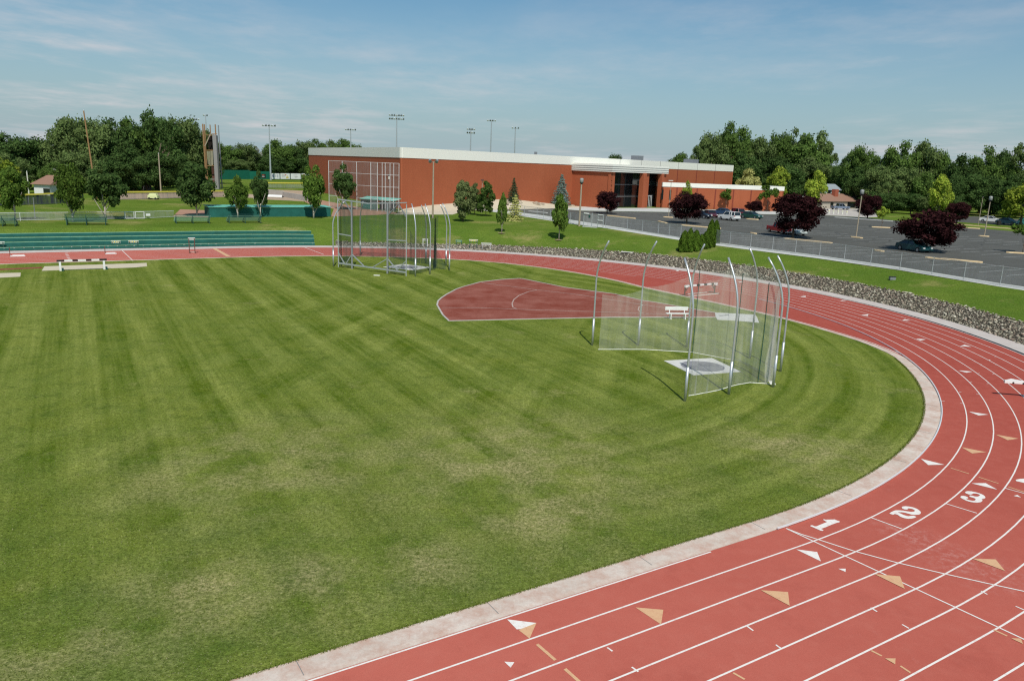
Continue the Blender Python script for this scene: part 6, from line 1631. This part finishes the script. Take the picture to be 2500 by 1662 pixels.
# distant hedge of town greenery that closes the horizon
VV = []; NN = []
r = np.random.default_rng(77)
for i in range(900):
    th = r.uniform(-.86, .86); Dd = r.uniform(420, 640)
    c = np.array([math.sin(th) * Dd, math.cos(th) * Dd, 2.0 + r.uniform(1, 7)])
    k = 26; d = r.normal(size=(k, 3)); d /= np.linalg.norm(d, axis=1)[:, None]
    VV.append(c + d * np.array([6, 6, 3.2]) * r.uniform(.6, 1.1, (k, 1))); NN.append(d)
q, f = leaves(r, np.concatenate(VV), np.concatenate(NN), 1.5)
o = bpy.data.objects.new('far_woods', fastmesh('far_woods', q, f, 'leaf_dark')); col.objects.link(o)
tag(o, 'far-off low line of town trees along the horizon', 'woods', kind='stuff')

# ================================================================== CAMERA, LIGHT, SKY
cam = bpy.data.cameras.new('camera'); cam.sensor_width = 36; cam.lens = 36 * F / 2500; cam.clip_end = 6000; cam.clip_start = .1
co_ = bpy.data.objects.new('camera', cam); col.objects.link(co_); scene.camera = co_
R0v = Vector((1, 0, 0)); U0 = Vector((0, math.sin(TH), math.cos(TH))); Fv = Vector((0, math.cos(TH), -math.sin(TH)))
c, s = math.cos(RO), math.sin(RO)
right = R0v * c + U0 * s; up = U0 * c - R0v * s
m = Matrix((right, up, -Fv)).transposed().to_4x4(); m.translation = Vector((0, 0, CH)); co_.matrix_world = m

sd = Vector((.14, -.99, 0)).normalized(); el_ = R(52)
tosun = Vector((sd.x * math.cos(el_), sd.y * math.cos(el_), math.sin(el_)))
sl = bpy.data.lights.new('sun', 'SUN'); sl.energy = 3.9; sl.angle = R(.5); sl.color = (1.0, .955, .88)
so = bpy.data.objects.new('sun', sl); col.objects.link(so); so.rotation_euler = tosun.to_track_quat('Z', 'Y').to_euler()
w = bpy.data.worlds.new('World'); scene.world = w; w.use_nodes = True
nt = w.node_tree; nt.nodes.clear()
def N(t, **k):
    n = nt.nodes.new(t)
    for a, b in k.items(): setattr(n, a, b)
    return n
sky = N('ShaderNodeTexSky', sky_type='NISHITA'); sky.sun_disc = False; sky.sun_elevation = el_; sky.sun_rotation = math.atan2(sd.x, sd.y)
sky.altitude = 700; sky.air_density = 1.0; sky.dust_density = 2.2; sky.ozone_density = 1.0
bg = N('ShaderNodeBackground'); out = N('ShaderNodeOutputWorld')
tc_ = N('ShaderNodeTexCoord'); sepw = N('ShaderNodeSeparateXYZ'); nt.links.new(tc_.outputs['Generated'], sepw.inputs[0])
def WM(op, a, b=None):
    n = N('ShaderNodeMath', operation=op)
    for i, v in enumerate((a, b)):
        if v is None: continue
        if isinstance(v, (int, float)): n.inputs[i].default_value = v
        else: nt.links.new(v, n.inputs[i])
    return n.outputs[0]
def WR(v, a, b, c_=0., d_=1.):
    n = N('ShaderNodeMapRange'); nt.links.new(v, n.inputs[0])
    for i, x in enumerate((a, b, c_, d_)): n.inputs[i + 1].default_value = x
    return n.outputs[0]
# thin high cloud: noise on a flat layer far above
zc = WM('MAXIMUM', sepw.outputs[2], .012)
cx_ = WM('DIVIDE', sepw.outputs[0], WM('ADD', zc, .05)); cy_ = WM('DIVIDE', sepw.outputs[1], WM('ADD', zc, .05))
cmb = N('ShaderNodeCombineXYZ'); nt.links.new(cx_, cmb.inputs[0]); nt.links.new(cy_, cmb.inputs[1])
def WN(scale, detail, rough, sc=(1, 1, 1), loc=(0, 0, 0)):
    mp = N('ShaderNodeMapping'); mp.inputs['Scale'].default_value = sc; mp.inputs['Location'].default_value = loc
    nt.links.new(cmb.outputs[0], mp.inputs[0])
    n = N('ShaderNodeTexNoise'); n.inputs['Scale'].default_value = scale; n.inputs['Detail'].default_value = detail; n.inputs['Roughness'].default_value = rough
    nt.links.new(mp.outputs[0], n.inputs['Vector']); return n.outputs['Fac']
n1 = WN(.22, 7, .62, (1, .55, 1), (3.1, 1.4, 0)); n2 = WN(1.3, 7, .62, (.8, .6, 1), (7, 3, 0))
low = WR(sepw.outputs[2], .05, .27, 1, 0)
fac = WM('MULTIPLY', WM('MULTIPLY', WR(n1, .45, .60), WR(n2, .42, .62, .12, 1)), low)
left = WR(sepw.outputs[0], -.50, -.25, 1.3, .55)
fac = WM('MULTIPLY', WM('MULTIPLY', fac, left), 1.0)
tint = N('ShaderNodeMix', data_type='RGBA'); tint.blend_type = 'MULTIPLY'; tint.inputs[0].default_value = 1
nt.links.new(sky.outputs[0], tint.inputs[6]); tint.inputs[7].default_value = (.72, 1.05, 1.12, 1)
hz = N('ShaderNodeMix', data_type='RGBA'); nt.links.new(WR(sepw.outputs[2], .0, .20, .85, 0), hz.inputs[0]); nt.links.new(tint.outputs[2], hz.inputs[6]); hz.inputs[7].default_value = (4.6, 5.75, 6.35, 1)
mixc = N('ShaderNodeMix', data_type='RGBA'); nt.links.new(fac, mixc.inputs[0]); nt.links.new(hz.outputs[2], mixc.inputs[6]); mixc.inputs[7].default_value = (8.0, 7.6, 7.8, 1)
nt.links.new(mixc.outputs[2], bg.inputs[0]); bg.inputs[1].default_value = .085
nt.links.new(bg.outputs[0], out.inputs[0])
scene.view_settings.view_transform = 'Standard'; scene.view_settings.look = 'None'; scene.view_settings.exposure = 0; scene.view_settings.gamma = 1
scene.render.resolution_x = 1024; scene.render.resolution_y = 680
scene.cycles.max_bounces = 6; scene.cycles.transparent_max_bounces = 16; scene.cycles.use_denoising = False; scene.cycles.filter_width = 1.25; scene.cycles.sample_clamp_indirect = 4
